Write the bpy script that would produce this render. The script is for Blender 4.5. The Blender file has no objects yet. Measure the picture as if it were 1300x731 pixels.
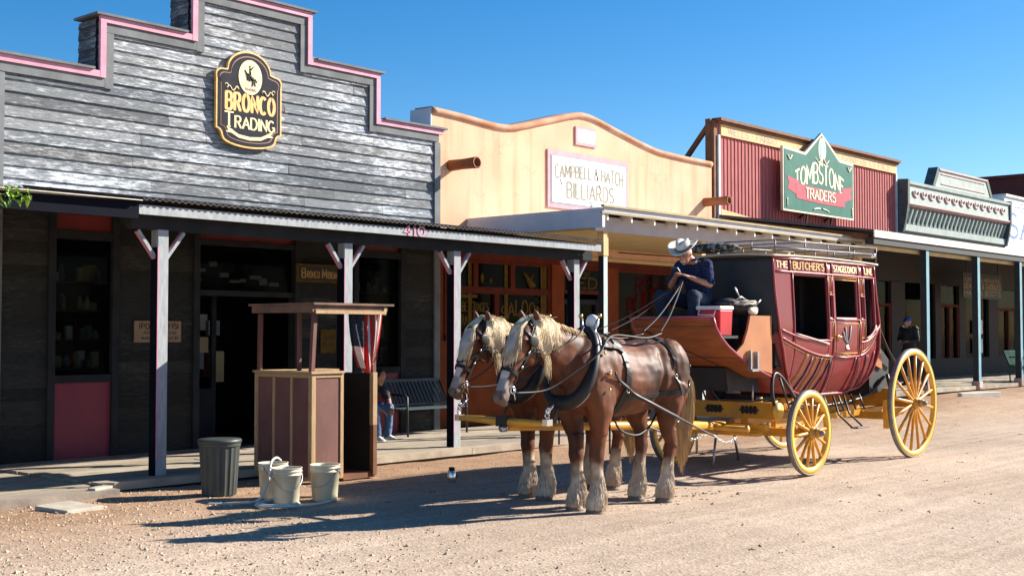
import bpy, bmesh, math, random
from mathutils import Vector, Matrix, noise
from mathutils.bvhtree import BVHTree
random.seed(7)
PI=math.pi; R=math.radians
S=bpy.context.scene; COL=S.collection
V=Vector

# ---------------------------------------------------------------- mesh builder
def explode(o):
    me=o.data;n=len(me.vertices);pa=list(range(n))
    def fd(a):
        while pa[a]!=a: pa[a]=pa[pa[a]];a=pa[a]
        return a
    for e in me.edges:
        a,b=fd(e.vertices[0]),fd(e.vertices[1])
        if a!=b: pa[a]=b
    gr={}
    for f in me.polygons: gr.setdefault(fd(f.vertices[0]),[]).append(f)
    if len(gr)<2: return
    out=[]
    for fs in gr.values():
        ids={};vs=[];ff=[];sm=[]
        for f in fs:
            q=[]
            for v in f.vertices:
                if v not in ids: ids[v]=len(vs);vs.append(me.vertices[v].co.copy())
                q.append(ids[v])
            ff.append(q);sm.append(f.use_smooth)
        m2=bpy.data.meshes.new(me.name);m2.from_pydata(vs,[],ff);m2.polygons.foreach_set('use_smooth',sm)
        for mt in me.materials: m2.materials.append(mt)
        out.append(m2)
    for m2 in out[1:]:
        c=o.copy();c.data=m2;COL.objects.link(c)
    o.data=out[0]

class MB:
    def __init__(s): s.v=[]; s.f=[]; s.sm=[]; s.tint=None
    def add(s,vs,fs,smooth=False):
        b=len(s.v); s.v+= [V(p) for p in vs]
        for f in fs: s.f.append([b+i for i in f]); s.sm.append(smooth)
        return s
    def box(s,x0,y0,z0,x1,y1,z1,M=None):
        vs=[V((x,y,z)) for z in (z0,z1) for y in (y0,y1) for x in (x0,x1)]
        if M: vs=[M@p for p in vs]
        return s.add(vs,[(0,2,3,1),(4,5,7,6),(0,1,5,4),(2,6,7,3),(0,4,6,2),(1,3,7,5)])
    def prism(s,poly,y0,y1):            # poly in (x,z), extruded along y
        n=len(poly)
        a=sum(poly[i][0]*poly[(i+1)%n][1]-poly[(i+1)%n][0]*poly[i][1] for i in range(n))
        if a<0: poly=poly[::-1]
        vs=[(x,y0,z) for x,z in poly]+[(x,y1,z) for x,z in poly]
        return s.add(vs,[tuple(range(n)),tuple(range(2*n-1,n-1,-1))]+[(i,i+n,(i+1)%n+n,(i+1)%n) for i in range(n)])
    def bar(s,a,b,w,h,upv=(0,0,1)):     # rectangular bar from a to b
        a=V(a);b=V(b);d=(b-a).normalized();u=V(upv)
        if abs(d.dot(u))>.98:u=V((0,1,0)) if abs(d.y)<.9 else V((1,0,0))
        r=d.cross(u).normalized();u=r.cross(d).normalized()
        vs=[p+r*sx*w/2+u*sz*h/2 for p in (a,b) for sx,sz in ((-1,-1),(1,-1),(1,1),(-1,1))]
        return s.add(vs,[(3,2,1,0),(4,5,6,7),(0,1,5,4),(1,2,6,5),(2,3,7,6),(3,0,4,7)])
    def tube(s,pts,r,n=8,closed=False,flat=1.0,upv=None):
        pts=[V(p) for p in pts];m=len(pts)
        rs=r if isinstance(r,(list,tuple)) else [r]*m
        vs=[];prev=None
        for i,p in enumerate(pts):
            if closed: t=pts[(i+1)%m]-pts[i-1]
            else: t=pts[min(i+1,m-1)]-pts[max(i-1,0)]
            t=t.normalized() if t.length>1e-9 else V((0,0,1))
            if prev is None:
                a=V(upv) if upv else (V((0,0,1)) if abs(t.z)<.9 else V((1,0,0)))
            else: a=prev
            a=(a-t*a.dot(t))
            a=a.normalized() if a.length>1e-6 else t.orthogonal().normalized()
            prev=a;b=t.cross(a)
            for k in range(n):
                c=math.cos(2*PI*k/n);q=math.sin(2*PI*k/n)
                vs.append(p+(a*c*flat+b*q)*rs[i])
        fs=[]
        for i in range(m if closed else m-1):
            j=(i+1)%m
            for k in range(n): fs.append((i*n+k,i*n+(k+1)%n,j*n+(k+1)%n,j*n+k))
        if not closed: fs+=[tuple(range(n-1,-1,-1)),tuple(range((m-1)*n,m*n))]
        return s.add(vs,fs,True)
    def lathe(s,prof,c=(0,0,0),n=24,M=None,caps=True):   # prof [(r,z)]
        c=V(c);vs=[]
        for r,z in prof:
            for k in range(n): vs.append(V((r*math.cos(2*PI*k/n),r*math.sin(2*PI*k/n),z)))
        if M: vs=[M@p for p in vs]
        vs=[p+c for p in vs];m=len(prof);fs=[]
        for i in range(m-1):
            for k in range(n): fs.append((i*n+k,i*n+(k+1)%n,(i+1)*n+(k+1)%n,(i+1)*n+k))
        if caps: fs+=[tuple(range(n-1,-1,-1)),tuple(range((m-1)*n,m*n))]
        return s.add(vs,fs,True)
    def ell(s,c,r,rot=None,n=16,m=10):
        c=V(c);vs=[];fs=[]
        for i in range(1,m):
            for k in range(n):
                t=PI*i/m;p=V((r[0]*math.sin(t)*math.cos(2*PI*k/n),r[1]*math.sin(t)*math.sin(2*PI*k/n),r[2]*math.cos(t)))
                vs.append(p)
        vs+= [V((0,0,r[2])),V((0,0,-r[2]))]
        if rot: vs=[rot@p for p in vs]
        vs=[p+c for p in vs];T=len(vs)-2
        for i in range(m-2):
            for k in range(n): fs.append((i*n+k,(i+1)*n+k,(i+1)*n+(k+1)%n,i*n+(k+1)%n))
        for k in range(n):
            fs.append((T,k,(k+1)%n)); fs.append((T+1,(m-2)*n+(k+1)%n,(m-2)*n+k))
        return s.add(vs,fs,True)
    def loft(s,secs,lat=(0,1,0),n=16):   # secs [(center, r_lateral, r_other)]
        lat=V(lat);vs=[];m=len(secs)
        C=[V(q[0]) for q in secs]
        for i,(c,ra,rb) in enumerate(secs):
            t=(C[min(i+1,m-1)]-C[max(i-1,0)]).normalized()
            l=(lat-t*lat.dot(t)).normalized();o=t.cross(l)
            for k in range(n):
                a=2*PI*k/n;vs.append(C[i]+l*ra*math.cos(a)+o*rb*math.sin(a))
        fs=[(i*n+k,i*n+(k+1)%n,(i+1)*n+(k+1)%n,(i+1)*n+k) for i in range(m-1) for k in range(n)]
        fs+=[tuple(range(n-1,-1,-1)),tuple(range((m-1)*n,m*n))]
        return s.add(vs,fs,True)
    def limb(s,pts,rs,n=12):
        pts=[V(p) for p in pts]
        s.tube(pts,rs,n)
        for p,r in zip(pts,rs): s.ell(p,(r*.99,)*3,n=12,m=8)
        return s
    def mesh(s,name,off=None):
        me=bpy.data.meshes.new(name)
        o=V(off) if off else V((0,0,0))
        me.from_pydata([p-o for p in s.v],[],s.f)
        me.polygons.foreach_set('use_smooth',s.sm)
        me.update()
        return me
    def build(s,name,mat,parent=None,local=False,bevel=0,**kw):
        off=V((0,0,0))
        if parent is not None and not local:
            r=parent
            while r.parent: r=r.parent
            off=r.location.copy()
        if parent is None and kw.get('label') and not local:
            # a single mesh thing gets its origin at its base
            xs=[p.x for p in s.v];ys=[p.y for p in s.v];zs=[p.z for p in s.v]
            off=V(((min(xs)+max(xs))/2,(min(ys)+max(ys))/2,min(zs)))
        me=s.mesh(name,off); o=bpy.data.objects.new(name,me); COL.objects.link(o)
        if parent is None: o.location=off
        if s.tint:
            at=me.color_attributes.new('tint','FLOAT_COLOR','POINT')
            for i,c in enumerate(s.tint): at.data[i].color=(c[0],c[1],c[2],1)
        me.materials.append(mat)
        if parent is not None: o.parent=parent
        if bevel:
            b=o.modifiers.new('bevel','BEVEL');b.width=bevel;b.segments=2;b.limit_method='ANGLE'
        for k,w in kw.items(): o[k]=w
        return o

def thing(name,label,cat,loc,rz=0,group=None):
    o=bpy.data.objects.new(name,None); COL.objects.link(o); o.empty_display_size=.2
    o.location=loc; o.rotation_euler=(0,0,rz); o['label']=label; o['category']=cat
    if group:o['group']=group
    return o
def kids(o): return [c for c in bpy.data.objects if c.parent==o]
def copy_tree(o,parent=None):
    c=o.copy();COL.objects.link(c);c.parent=parent
    for ch in kids(o): copy_tree(ch,c)
    return c

# ---------------------------------------------------------------- materials
def newmat(name):
    m=bpy.data.materials.new(name);m.use_nodes=True;nt=m.node_tree
    return m,nt,nt.nodes['Principled BSDF'],nt.nodes.new,nt.links.new
def mat(name,col,rough=.7,col2=None,scale=4,stretch=(1,1,1),bump=0,bscale=40,metal=0,lo=.35,hi=.65,spec=.5,coat=0,detail=6,sheen=0,attr=False,dist=.01):
    m,nt,b,N,L=newmat(name)
    b.inputs['Roughness'].default_value=rough;b.inputs['Metallic'].default_value=metal
    b.inputs['Specular IOR Level'].default_value=spec;b.inputs['Coat Weight'].default_value=coat
    if sheen:b.inputs['Sheen Weight'].default_value=sheen
    tc=N('ShaderNodeTexCoord');mp=N('ShaderNodeMapping');L(tc.outputs['Object'],mp.inputs['Vector'])
    mp.inputs['Scale'].default_value=stretch
    if col2 is None: col2=tuple(c*.78 for c in col)
    n=N('ShaderNodeTexNoise');n.inputs['Scale'].default_value=scale;n.inputs['Detail'].default_value=detail
    L(mp.outputs[0],n.inputs['Vector'])
    r=N('ShaderNodeValToRGB');r.color_ramp.elements[0].position=lo;r.color_ramp.elements[1].position=hi
    r.color_ramp.elements[0].color=(*col,1);r.color_ramp.elements[1].color=(*col2,1)
    L(n.outputs['Fac'],r.inputs[0])
    src=r.outputs[0]
    if attr:
        a=N('ShaderNodeVertexColor');a.layer_name='tint'
        x=N('ShaderNodeMix');x.data_type='RGBA';x.blend_type='MULTIPLY';x.inputs[0].default_value=1
        L(src,x.inputs[6]);L(a.outputs[0],x.inputs[7]);src=x.outputs[2]
    L(src,b.inputs['Base Color'])
    if bump:
        n2=N('ShaderNodeTexNoise');n2.inputs['Scale'].default_value=bscale;n2.inputs['Detail'].default_value=5
        L(mp.outputs[0],n2.inputs['Vector'])
        bp=N('ShaderNodeBump');bp.inputs['Strength'].default_value=bump;bp.inputs['Distance'].default_value=dist
        L(n2.outputs['Fac'],bp.inputs['Height']);L(bp.outputs[0],b.inputs['Normal'])
    return m
def siding_mat(name,base,pale,dark,lo=.52,hi=.66):
    m,nt,b,N,L=newmat(name);b.inputs['Roughness'].default_value=.9;b.inputs['Specular IOR Level'].default_value=.1
    tc=N('ShaderNodeTexCoord')
    def nz(st,sc,det=8,rg=.6):
        mp=N('ShaderNodeMapping');mp.inputs['Scale'].default_value=st;L(tc.outputs['Object'],mp.inputs['Vector'])
        n=N('ShaderNodeTexNoise');n.inputs['Scale'].default_value=sc;n.inputs['Detail'].default_value=det;n.inputs['Roughness'].default_value=rg
        L(mp.outputs[0],n.inputs['Vector']);return n.outputs['Fac']
    def ramp(f,a,bb,c0=(0,0,0,1),c1=(1,1,1,1)):
        r=N('ShaderNodeValToRGB');r.color_ramp.elements[0].position=a;r.color_ramp.elements[1].position=bb
        r.color_ramp.elements[0].color=c0;r.color_ramp.elements[1].color=c1;L(f,r.inputs[0]);return r.outputs[0]
    g=ramp(nz((1,1,14),6),.3,.7,(*dark,1),(*base,1))
    a1=N('ShaderNodeMath');a1.operation='MULTIPLY_ADD';a1.inputs[1].default_value=.45
    L(nz((.35,1,.9),1.3,3,.5),a1.inputs[0]);L(nz((1.3,1,7.5),3.2,12,.78),a1.inputs[2])
    wmask=ramp(a1.outputs[0],lo+.225,hi+.225)
    at=N('ShaderNodeVertexColor');at.layer_name='tint'
    mx=N('ShaderNodeMix');mx.data_type='RGBA';L(wmask,mx.inputs[0]);L(g,mx.inputs[6]);mx.inputs[7].default_value=(*pale,1)
    k=ramp(nz((1,1,20),9,6),.35,.5,(.45,.43,.42,1),(1,1,1,1))
    m1=N('ShaderNodeMix');m1.data_type='RGBA';m1.blend_type='MULTIPLY';m1.inputs[0].default_value=.75;L(mx.outputs[2],m1.inputs[6]);L(k,m1.inputs[7])
    m2=N('ShaderNodeMix');m2.data_type='RGBA';m2.blend_type='MULTIPLY';m2.inputs[0].default_value=1;L(m1.outputs[2],m2.inputs[6]);L(at.outputs[0],m2.inputs[7])
    L(m2.outputs[2],b.inputs['Base Color'])
    bp=N('ShaderNodeBump');bp.inputs['Strength'].default_value=.5;bp.inputs['Distance'].default_value=.01
    L(nz((1,1,12),14),bp.inputs['Height']);L(bp.outputs[0],b.inputs['Normal'])
    return m
def glass_mat(name,col=(.006,.006,.007)):
    m,nt,b,N,L=newmat(name)
    b.inputs['Base Color'].default_value=(*col,1);b.inputs['Roughness'].default_value=.06
    b.inputs['Specular IOR Level'].default_value=.06
    tr=N('ShaderNodeBsdfTransparent');tr.inputs[0].default_value=(.62,.66,.64,1)
    mx=N('ShaderNodeMixShader');mx.inputs[0].default_value=.25;L(tr.outputs[0],mx.inputs[1]);L(b.outputs[0],mx.inputs[2])
    L(mx.outputs[0],nt.nodes['Material Output'].inputs['Surface'])
    return m

mm={}
M=mm
M['siding']=siding_mat('weathered_siding',(.285,.305,.325),(.62,.645,.68),(.15,.158,.168),.50,.60)
M['siding_low']=siding_mat('shaded_porch_siding',(.058,.056,.052),(.095,.095,.092),(.03,.029,.027),.55,.7)  # bare dark siding, with porch shade also darkened into its colour
M['greytrim']=mat('grey_trim',(.17,.18,.19),.8,(.11,.115,.12),3,(1,1,1),.3,30)
M['pink']=mat('pink_paint',(.62,.27,.36),.6,(.5,.2,.28),5,bump=.2)
M['darktrim']=mat('dark_trim',(.018,.02,.024),.85,(.03,.03,.032),4,spec=.2)
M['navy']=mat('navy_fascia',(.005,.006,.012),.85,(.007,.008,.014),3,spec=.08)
M['postgrey']=mat('post_paint',(.37,.395,.41),.8,(.28,.30,.315),6,(4,4,1),.25,30)
M['redpanel']=mat('red_panel',(.22,.022,.042),.6,(.19,.022,.04),3,(1,1,1),.15,20)
M['transom']=mat('red_transom',(.22,.02,.02),.6,(.15,.015,.015),3)
M['glass']=glass_mat('dark_glass')
M['interior']=mat('dark_interior',(.012,.011,.010),.9,(.02,.018,.015),2)  # near black puts the shade of unlit rooms into the colour
M['corr']=mat('corrugated_iron',(.09,.085,.08),.6,(.05,.035,.028),3,bump=.2,metal=.4)
M['porchwood']=mat('porch_rafter_wood',(.035,.035,.037),.85,(.02,.02,.022),5,(1,8,8),.3,20)
M['plank']=mat('walk_planks',(.42,.36,.28),.9,(.27,.225,.175),3,(1,9,1),.5,18,attr=True)
M['stucco']=mat('peach_stucco',(.80,.50,.33),.9,(.71,.42,.26),1.3,(1,1,1),.35,26,detail=9,lo=.3,hi=.75,spec=.2)
def stains(m):
    nt=m.node_tree;N=nt.nodes.new;L=nt.links.new;b=nt.nodes['Principled BSDF'];src=b.inputs['Base Color'].links[0].from_socket
    tc=N('ShaderNodeTexCoord')
    def nz(st,sc,a,c,c0,c1):
        mp=N('ShaderNodeMapping');mp.inputs['Scale'].default_value=st;L(tc.outputs['Object'],mp.inputs['Vector'])
        n=N('ShaderNodeTexNoise');n.inputs['Scale'].default_value=sc;n.inputs['Detail'].default_value=8;L(mp.outputs[0],n.inputs['Vector'])
        r=N('ShaderNodeValToRGB');r.color_ramp.elements[0].position=a;r.color_ramp.elements[1].position=c;r.color_ramp.elements[0].color=c0;r.color_ramp.elements[1].color=c1;L(n.outputs['Fac'],r.inputs[0]);return r.outputs[0]
    def mul(a,b_,k):
        x=N('ShaderNodeMix');x.data_type='RGBA';x.blend_type='MULTIPLY';x.inputs[0].default_value=k;L(a,x.inputs[6]);L(b_,x.inputs[7]);return x.outputs[2]
    s=mul(src,nz((2.6,1,.28),1.6,.32,.5,(.72,.66,.62,1),(1,1,1,1)),.55)
    s=mul(s,nz((1,1,1),.7,.35,.65,(.86,.86,.88,1),(1.04,1.02,1,1)),.8)
    vo=N('ShaderNodeTexVoronoi');vo.feature='DISTANCE_TO_EDGE';vo.inputs['Scale'].default_value=.55
    ds=N('ShaderNodeTexNoise');ds.inputs['Scale'].default_value=2.5;ds.inputs['Detail'].default_value=6
    ad=N('ShaderNodeVectorMath');ad.operation='MULTIPLY_ADD';ad.inputs[1].default_value=(.9,.9,.9);L(tc.outputs['Object'],ds.inputs['Vector']);L(ds.outputs['Color'],ad.inputs[0]);L(tc.outputs['Object'],ad.inputs[2]);L(ad.outputs[0],vo.inputs['Vector'])
    r=N('ShaderNodeValToRGB');r.color_ramp.elements[0].position=.0;r.color_ramp.elements[1].position=.006;r.color_ramp.elements[0].color=(.6,.52,.46,1);r.color_ramp.elements[1].color=(1,1,1,1);L(vo.outputs['Distance'],r.inputs[0])
    s=mul(s,r.outputs[0],.45);L(s,b.inputs['Base Color'])
stains(M['stucco'])
M['cap']=mat('orange_coping',(.42,.17,.07),.85,(.55,.33,.22),2.5,bump=.3)
M['spout']=mat('clay_spout',(.33,.12,.04),.8,(.24,.08,.03),6)
M['offwhite']=mat('sign_white',(.80,.81,.80),.6,(.74,.75,.74),3)
M['pinkfr']=mat('sign_pink',(.72,.30,.33),.6)
M['greyline']=mat('sign_grey',(.28,.33,.38),.6)
M['letgrey']=mat('letter_bronze',(.20,.17,.10),.7,(.30,.27,.19),20)
M['cream']=mat('cream_paint',(.62,.50,.27),.7,(.54,.42,.22),3,bump=.1)
M['creamlite']=mat('cream_rafter',(.80,.74,.62),.7)
M['canopygrey']=mat('canopy_grey',(.68,.70,.76),.75,(.58,.60,.66),2)
M['lilac']=mat('shaded_cream_fascia',(.52,.47,.46),.7,(.46,.41,.40),3)  # cream fascia greyed, the overhang's shade mixed into its colour
M['teal']=mat('pale_teal_post',(.48,.56,.54),.65,(.40,.47,.46),5,(4,4,1),.15)
M['brownred']=mat('storefront_brown_red',(.12,.022,.012),.8,(.085,.016,.008),4,spec=.12)
M['burnt']=mat('burnt_orange_paint',(.21,.05,.014),.8,(.16,.036,.010),3,spec=.12)
M['redboard']=mat('faded_red_boards',(.47,.13,.125),.85,(.36,.09,.088),5,(5,1,.6),.35,20)
M['wfcream']=mat('faded_cream_board',(.78,.50,.24),.8,(.70,.42,.19),4)
M['wftext']=mat('faded_letter',(.28,.27,.33),.8,(.42,.34,.32),14)
M['brownwood']=mat('brown_timber',(.22,.09,.035),.8,(.15,.06,.025),5)
M['whitetrim']=mat('pale_corner_trim',(.55,.62,.66),.7)
M['signgreen']=mat('sign_green',(.028,.165,.12),.6,(.02,.13,.095),3,spec=.25)
M['signcream']=mat('sign_cream',(.85,.76,.55),.5)
M['signred']=mat('sign_red',(.48,.05,.08),.5)
M['signblue']=mat('sign_sky_blue',(.35,.68,.85),.5)
M['shingle']=mat('old_shingles',(.10,.085,.08),.9,(.05,.045,.045),7,(1,5,1),.5,20)
M['whitefascia']=mat('white_fascia',(.78,.75,.68),.7,(.6,.55,.48),3)
M['darkheader']=mat('dark_header',(.025,.03,.035),.7)
M['farpost']=mat('far_post_blue',(.16,.34,.42),.6,(.12,.27,.34),4)
M['farpostdark']=mat('far_storefront',(.022,.018,.017),.8,(.035,.02,.017),2)
M['cornice']=mat('grey_green_cornice',(.40,.46,.43),.75,(.31,.37,.35),4,bump=.15)
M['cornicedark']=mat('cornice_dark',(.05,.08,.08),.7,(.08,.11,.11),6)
M['cornpink']=mat('cornice_pink',(.62,.42,.38),.7,(.5,.32,.3),6)
M['brick']=mat('dark_red_brick',(.13,.03,.025),.85,(.10,.022,.02),6)
M['whitewall']=mat('white_board',(.82,.84,.86),.7,(.75,.78,.8),3)
M['bluelet']=mat('blue_letter',(.10,.18,.40),.6,(.2,.3,.5),9)
M['boothbrown']=mat('booth_panel_brown',(.20,.085,.068),.8,(.14,.058,.046),3,(1,1,.6),.2,15)
M['batten']=mat('raw_batten_wood',(.50,.33,.17),.8,(.38,.24,.12),6,(6,6,.8),.3)
M['boothroof']=mat('booth_roof',(.24,.13,.08),.8,(.12,.07,.05),4)
M['trash']=mat('dark_plastic_bin',(.06,.07,.064),.45,(.04,.046,.042),4,bump=.1)
M['bucket']=mat('white_bucket_plastic',(.72,.64,.47),.45,(.50,.42,.28),6,(1,1,1),.05,lo=.42,hi=.8)
M['hose']=mat('white_hose',(.62,.60,.55),.6)
M['metal']=mat('steel',(.45,.46,.48),.35,(.35,.36,.38),9,metal=.9)
M['iron']=mat('black_iron',(.02,.02,.022),.45,(.03,.03,.03),9,metal=.3)
M['slab']=mat('concrete_slab',(.46,.42,.34),.9,(.36,.32,.26),9,bump=.4)
M['benchblue']=mat('bench_blue_slats',(.03,.06,.08),.6)
M['benchgreen']=mat('bench_green',(.05,.10,.085),.95,(.035,.075,.06),6,spec=.05)
M['signgold']=mat('sign_gold_paint',(.42,.25,.06),.6,(.30,.17,.04),10)
M['leaf']=mat('young_leaf',(.25,.42,.03),.6,(.16,.30,.02),9)
M['bark']=mat('bark',(.16,.12,.08),.9,(.09,.07,.05),9,(3,3,1),.6)
M['flagred']=mat('flag_red',(.50,.02,.02),.75)
M['flagwhite']=mat('flag_white',(.78,.70,.60),.75)
M['flagblue']=mat('flag_blue',(.012,.015,.035),.75)
M['boardtan']=mat('tan_notice',(.34,.22,.13),.8,(.27,.17,.10),8)
M['black']=mat('black_paint',(.01,.01,.01),.6)
M['goldsign']=mat('gold_paint',(.62,.40,.12),.5,(.52,.32,.09),10)
M['dimgold']=mat('shade_darkened_gold',(.14,.08,.016),.9,(.09,.05,.01),10,spec=.1)  # gold darkened to put in the shade around the shop windows
M['goldorange']=mat('orange_gold_letter',(.80,.38,.08),.5,(.85,.55,.2),14)
M['redlet']=mat('red_letter',(.075,.006,.006),.95,spec=0)
M['signnavy']=mat('sign_slate',(.028,.028,.036),.8,(.04,.04,.048),4,spec=.1)
M['rust']=mat('rust_line',(.30,.15,.10),.6)
M['palegold']=mat('pale_gold',(.85,.72,.42),.5,(.78,.62,.32),8)
# coach
M['coachred']=mat('coach_red_paint',(.215,.013,.017),.38,(.19,.035,.03),3,coat=.12,spec=.4,lo=.4,hi=.75,detail=9)
M['coachtrim']=mat('coach_trim_red',(.33,.045,.06),.4,(.28,.035,.045),4,coat=.1)
M['goldline']=mat('gold_pinstripe',(.65,.36,.06),.4)
M['coachleather']=mat('coach_dark_leather',(.02,.02,.023),.6,(.012,.012,.014),5,bump=.15)
M['orangewood']=mat('varnished_orange_wood',(.33,.10,.03),.5,(.22,.065,.02),3,(1,1,7),.12,12,coat=.25)
M['orangepaint']=mat('orange_side_panel',(.46,.17,.06),.5,(.36,.125,.042),3,coat=.1)
M['dullcream']=mat('dull_cream_trim',(.40,.33,.20),.8,(.32,.26,.15),4)
M['yellow']=mat('yellow_gear_paint',(.68,.31,.015),.42,(.48,.22,.02),5,coat=.15,detail=9)
M['yellowlite']=mat('pale_yellow_rim',(.86,.50,.05),.42,(.66,.38,.06),5,coat=.15,detail=9)
M['tyre']=mat('worn_iron_tyre',(.19,.18,.175),.6,(.28,.25,.22),12,metal=.35)
M['roofedge']=mat('coach_roof_canvas',(.62,.56,.46),.8,(.5,.44,.36),8)
M['rail']=mat('rail_metal',(.16,.155,.15),.5,(.1,.1,.1),9,metal=.6)
M['coolerred']=mat('cooler_red',(.55,.02,.035),.35)
M['coolerwhite']=mat('cooler_white',(.8,.8,.8),.35)
M['canvasbag']=mat('canvas_bag',(.25,.21,.15),.9,(.14,.12,.09),9,bump=.4)
M['rope']=mat('pale_rope',(.50,.46,.40),.9)
# horse & people
M['horse']=mat('horse_coat',(1,1,1),.56,(.60,.55,.50),3.2,(1,1,1),.3,150,attr=True,spec=.32,sheen=.0,dist=.004)
M['mane']=mat('flaxen_hair',(.80,.66,.45),.65,(.50,.37,.21),14,(1,1,.3))
M['manegrey']=mat('shaded_forelock_hair',(.42,.34,.25),.55,(.25,.19,.13),14)  # greyed mane copy with shade over the face in its colour; unused
M['tailhair']=mat('tail_hair',(.66,.47,.25),.6,(.42,.27,.13),16,(1,1,.25))
M['feather']=mat('fetlock_hair',(.76,.64,.50),.75,(.52,.40,.29),7)
M['hoof']=mat('hoof_horn',(.20,.15,.11),.6,(.12,.09,.07),9)
M['leather']=mat('harness_leather',(.011,.010,.010),.48,(.018,.016,.016),9,spec=.35)
M['leathergrey']=mat('worn_strap_leather',(.045,.04,.036),.5,(.02,.018,.017),9)
M['chrome']=mat('bright_buckle',(.8,.8,.78),.18,metal=1)
M['brass']=mat('brass_ball',(.75,.5,.15),.25,metal=1)
M['skin']=mat('skin',(.42,.20,.13),.55,(.36,.16,.10),9)
M['shirt']=mat('navy_plaid_shirt',(.012,.02,.075),.85,(.03,.06,.18),18,(1,1,1),.2)
def plaid():
    m,nt,b,N,L=newmat('navy_plaid');b.inputs['Roughness'].default_value=.9;b.inputs['Specular IOR Level'].default_value=.15
    tc=N('ShaderNodeTexCoord');prev=None
    x=None
    for ax_,sc in (('X',9),('Z',9),('Y',9)):
        w=N('ShaderNodeTexWave');w.bands_direction=ax_;w.inputs['Scale'].default_value=sc;w.inputs['Distortion'].default_value=.6
        L(tc.outputs['Object'],w.inputs['Vector'])
        r=N('ShaderNodeValToRGB');r.color_ramp.elements[0].position=.82;r.color_ramp.elements[1].position=.9
        r.color_ramp.elements[0].color=(.008,.012,.04,1);r.color_ramp.elements[1].color=(.022,.035,.10,1);L(w.outputs[0],r.inputs[0])
        if x is None:x=r.outputs[0]
        else:
            q=N('ShaderNodeMix');q.data_type='RGBA';q.blend_type='LIGHTEN';q.inputs[0].default_value=1;L(x,q.inputs[6]);L(r.outputs[0],q.inputs[7]);x=q.outputs[2]
    L(x,b.inputs['Base Color']);return m
M['shirt']=plaid()
M['jeans']=mat('blue_denim',(.009,.017,.04),.9,(.013,.025,.058),14,bump=.2)
M['jeanslight']=mat('light_denim',(.09,.16,.30),.85,(.06,.11,.22),10,bump=.2)
M['strawhat']=mat('cream_felt_hat',(.78,.72,.60),.8,(.70,.63,.51),9)
M['boots']=mat('dark_boots',(.04,.02,.012),.5)
M['jacket']=mat('dark_jacket',(.012,.013,.02),.8)
M['capblue']=mat('blue_cap',(.02,.05,.25),.7)
M['shoewhite']=mat('white_shoe',(.75,.74,.72),.6)
M['hair']=mat('dark_hair',(.02,.014,.01),.6)
M['chalk']=mat('grey_moustache',(.5,.48,.45),.7)

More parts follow.
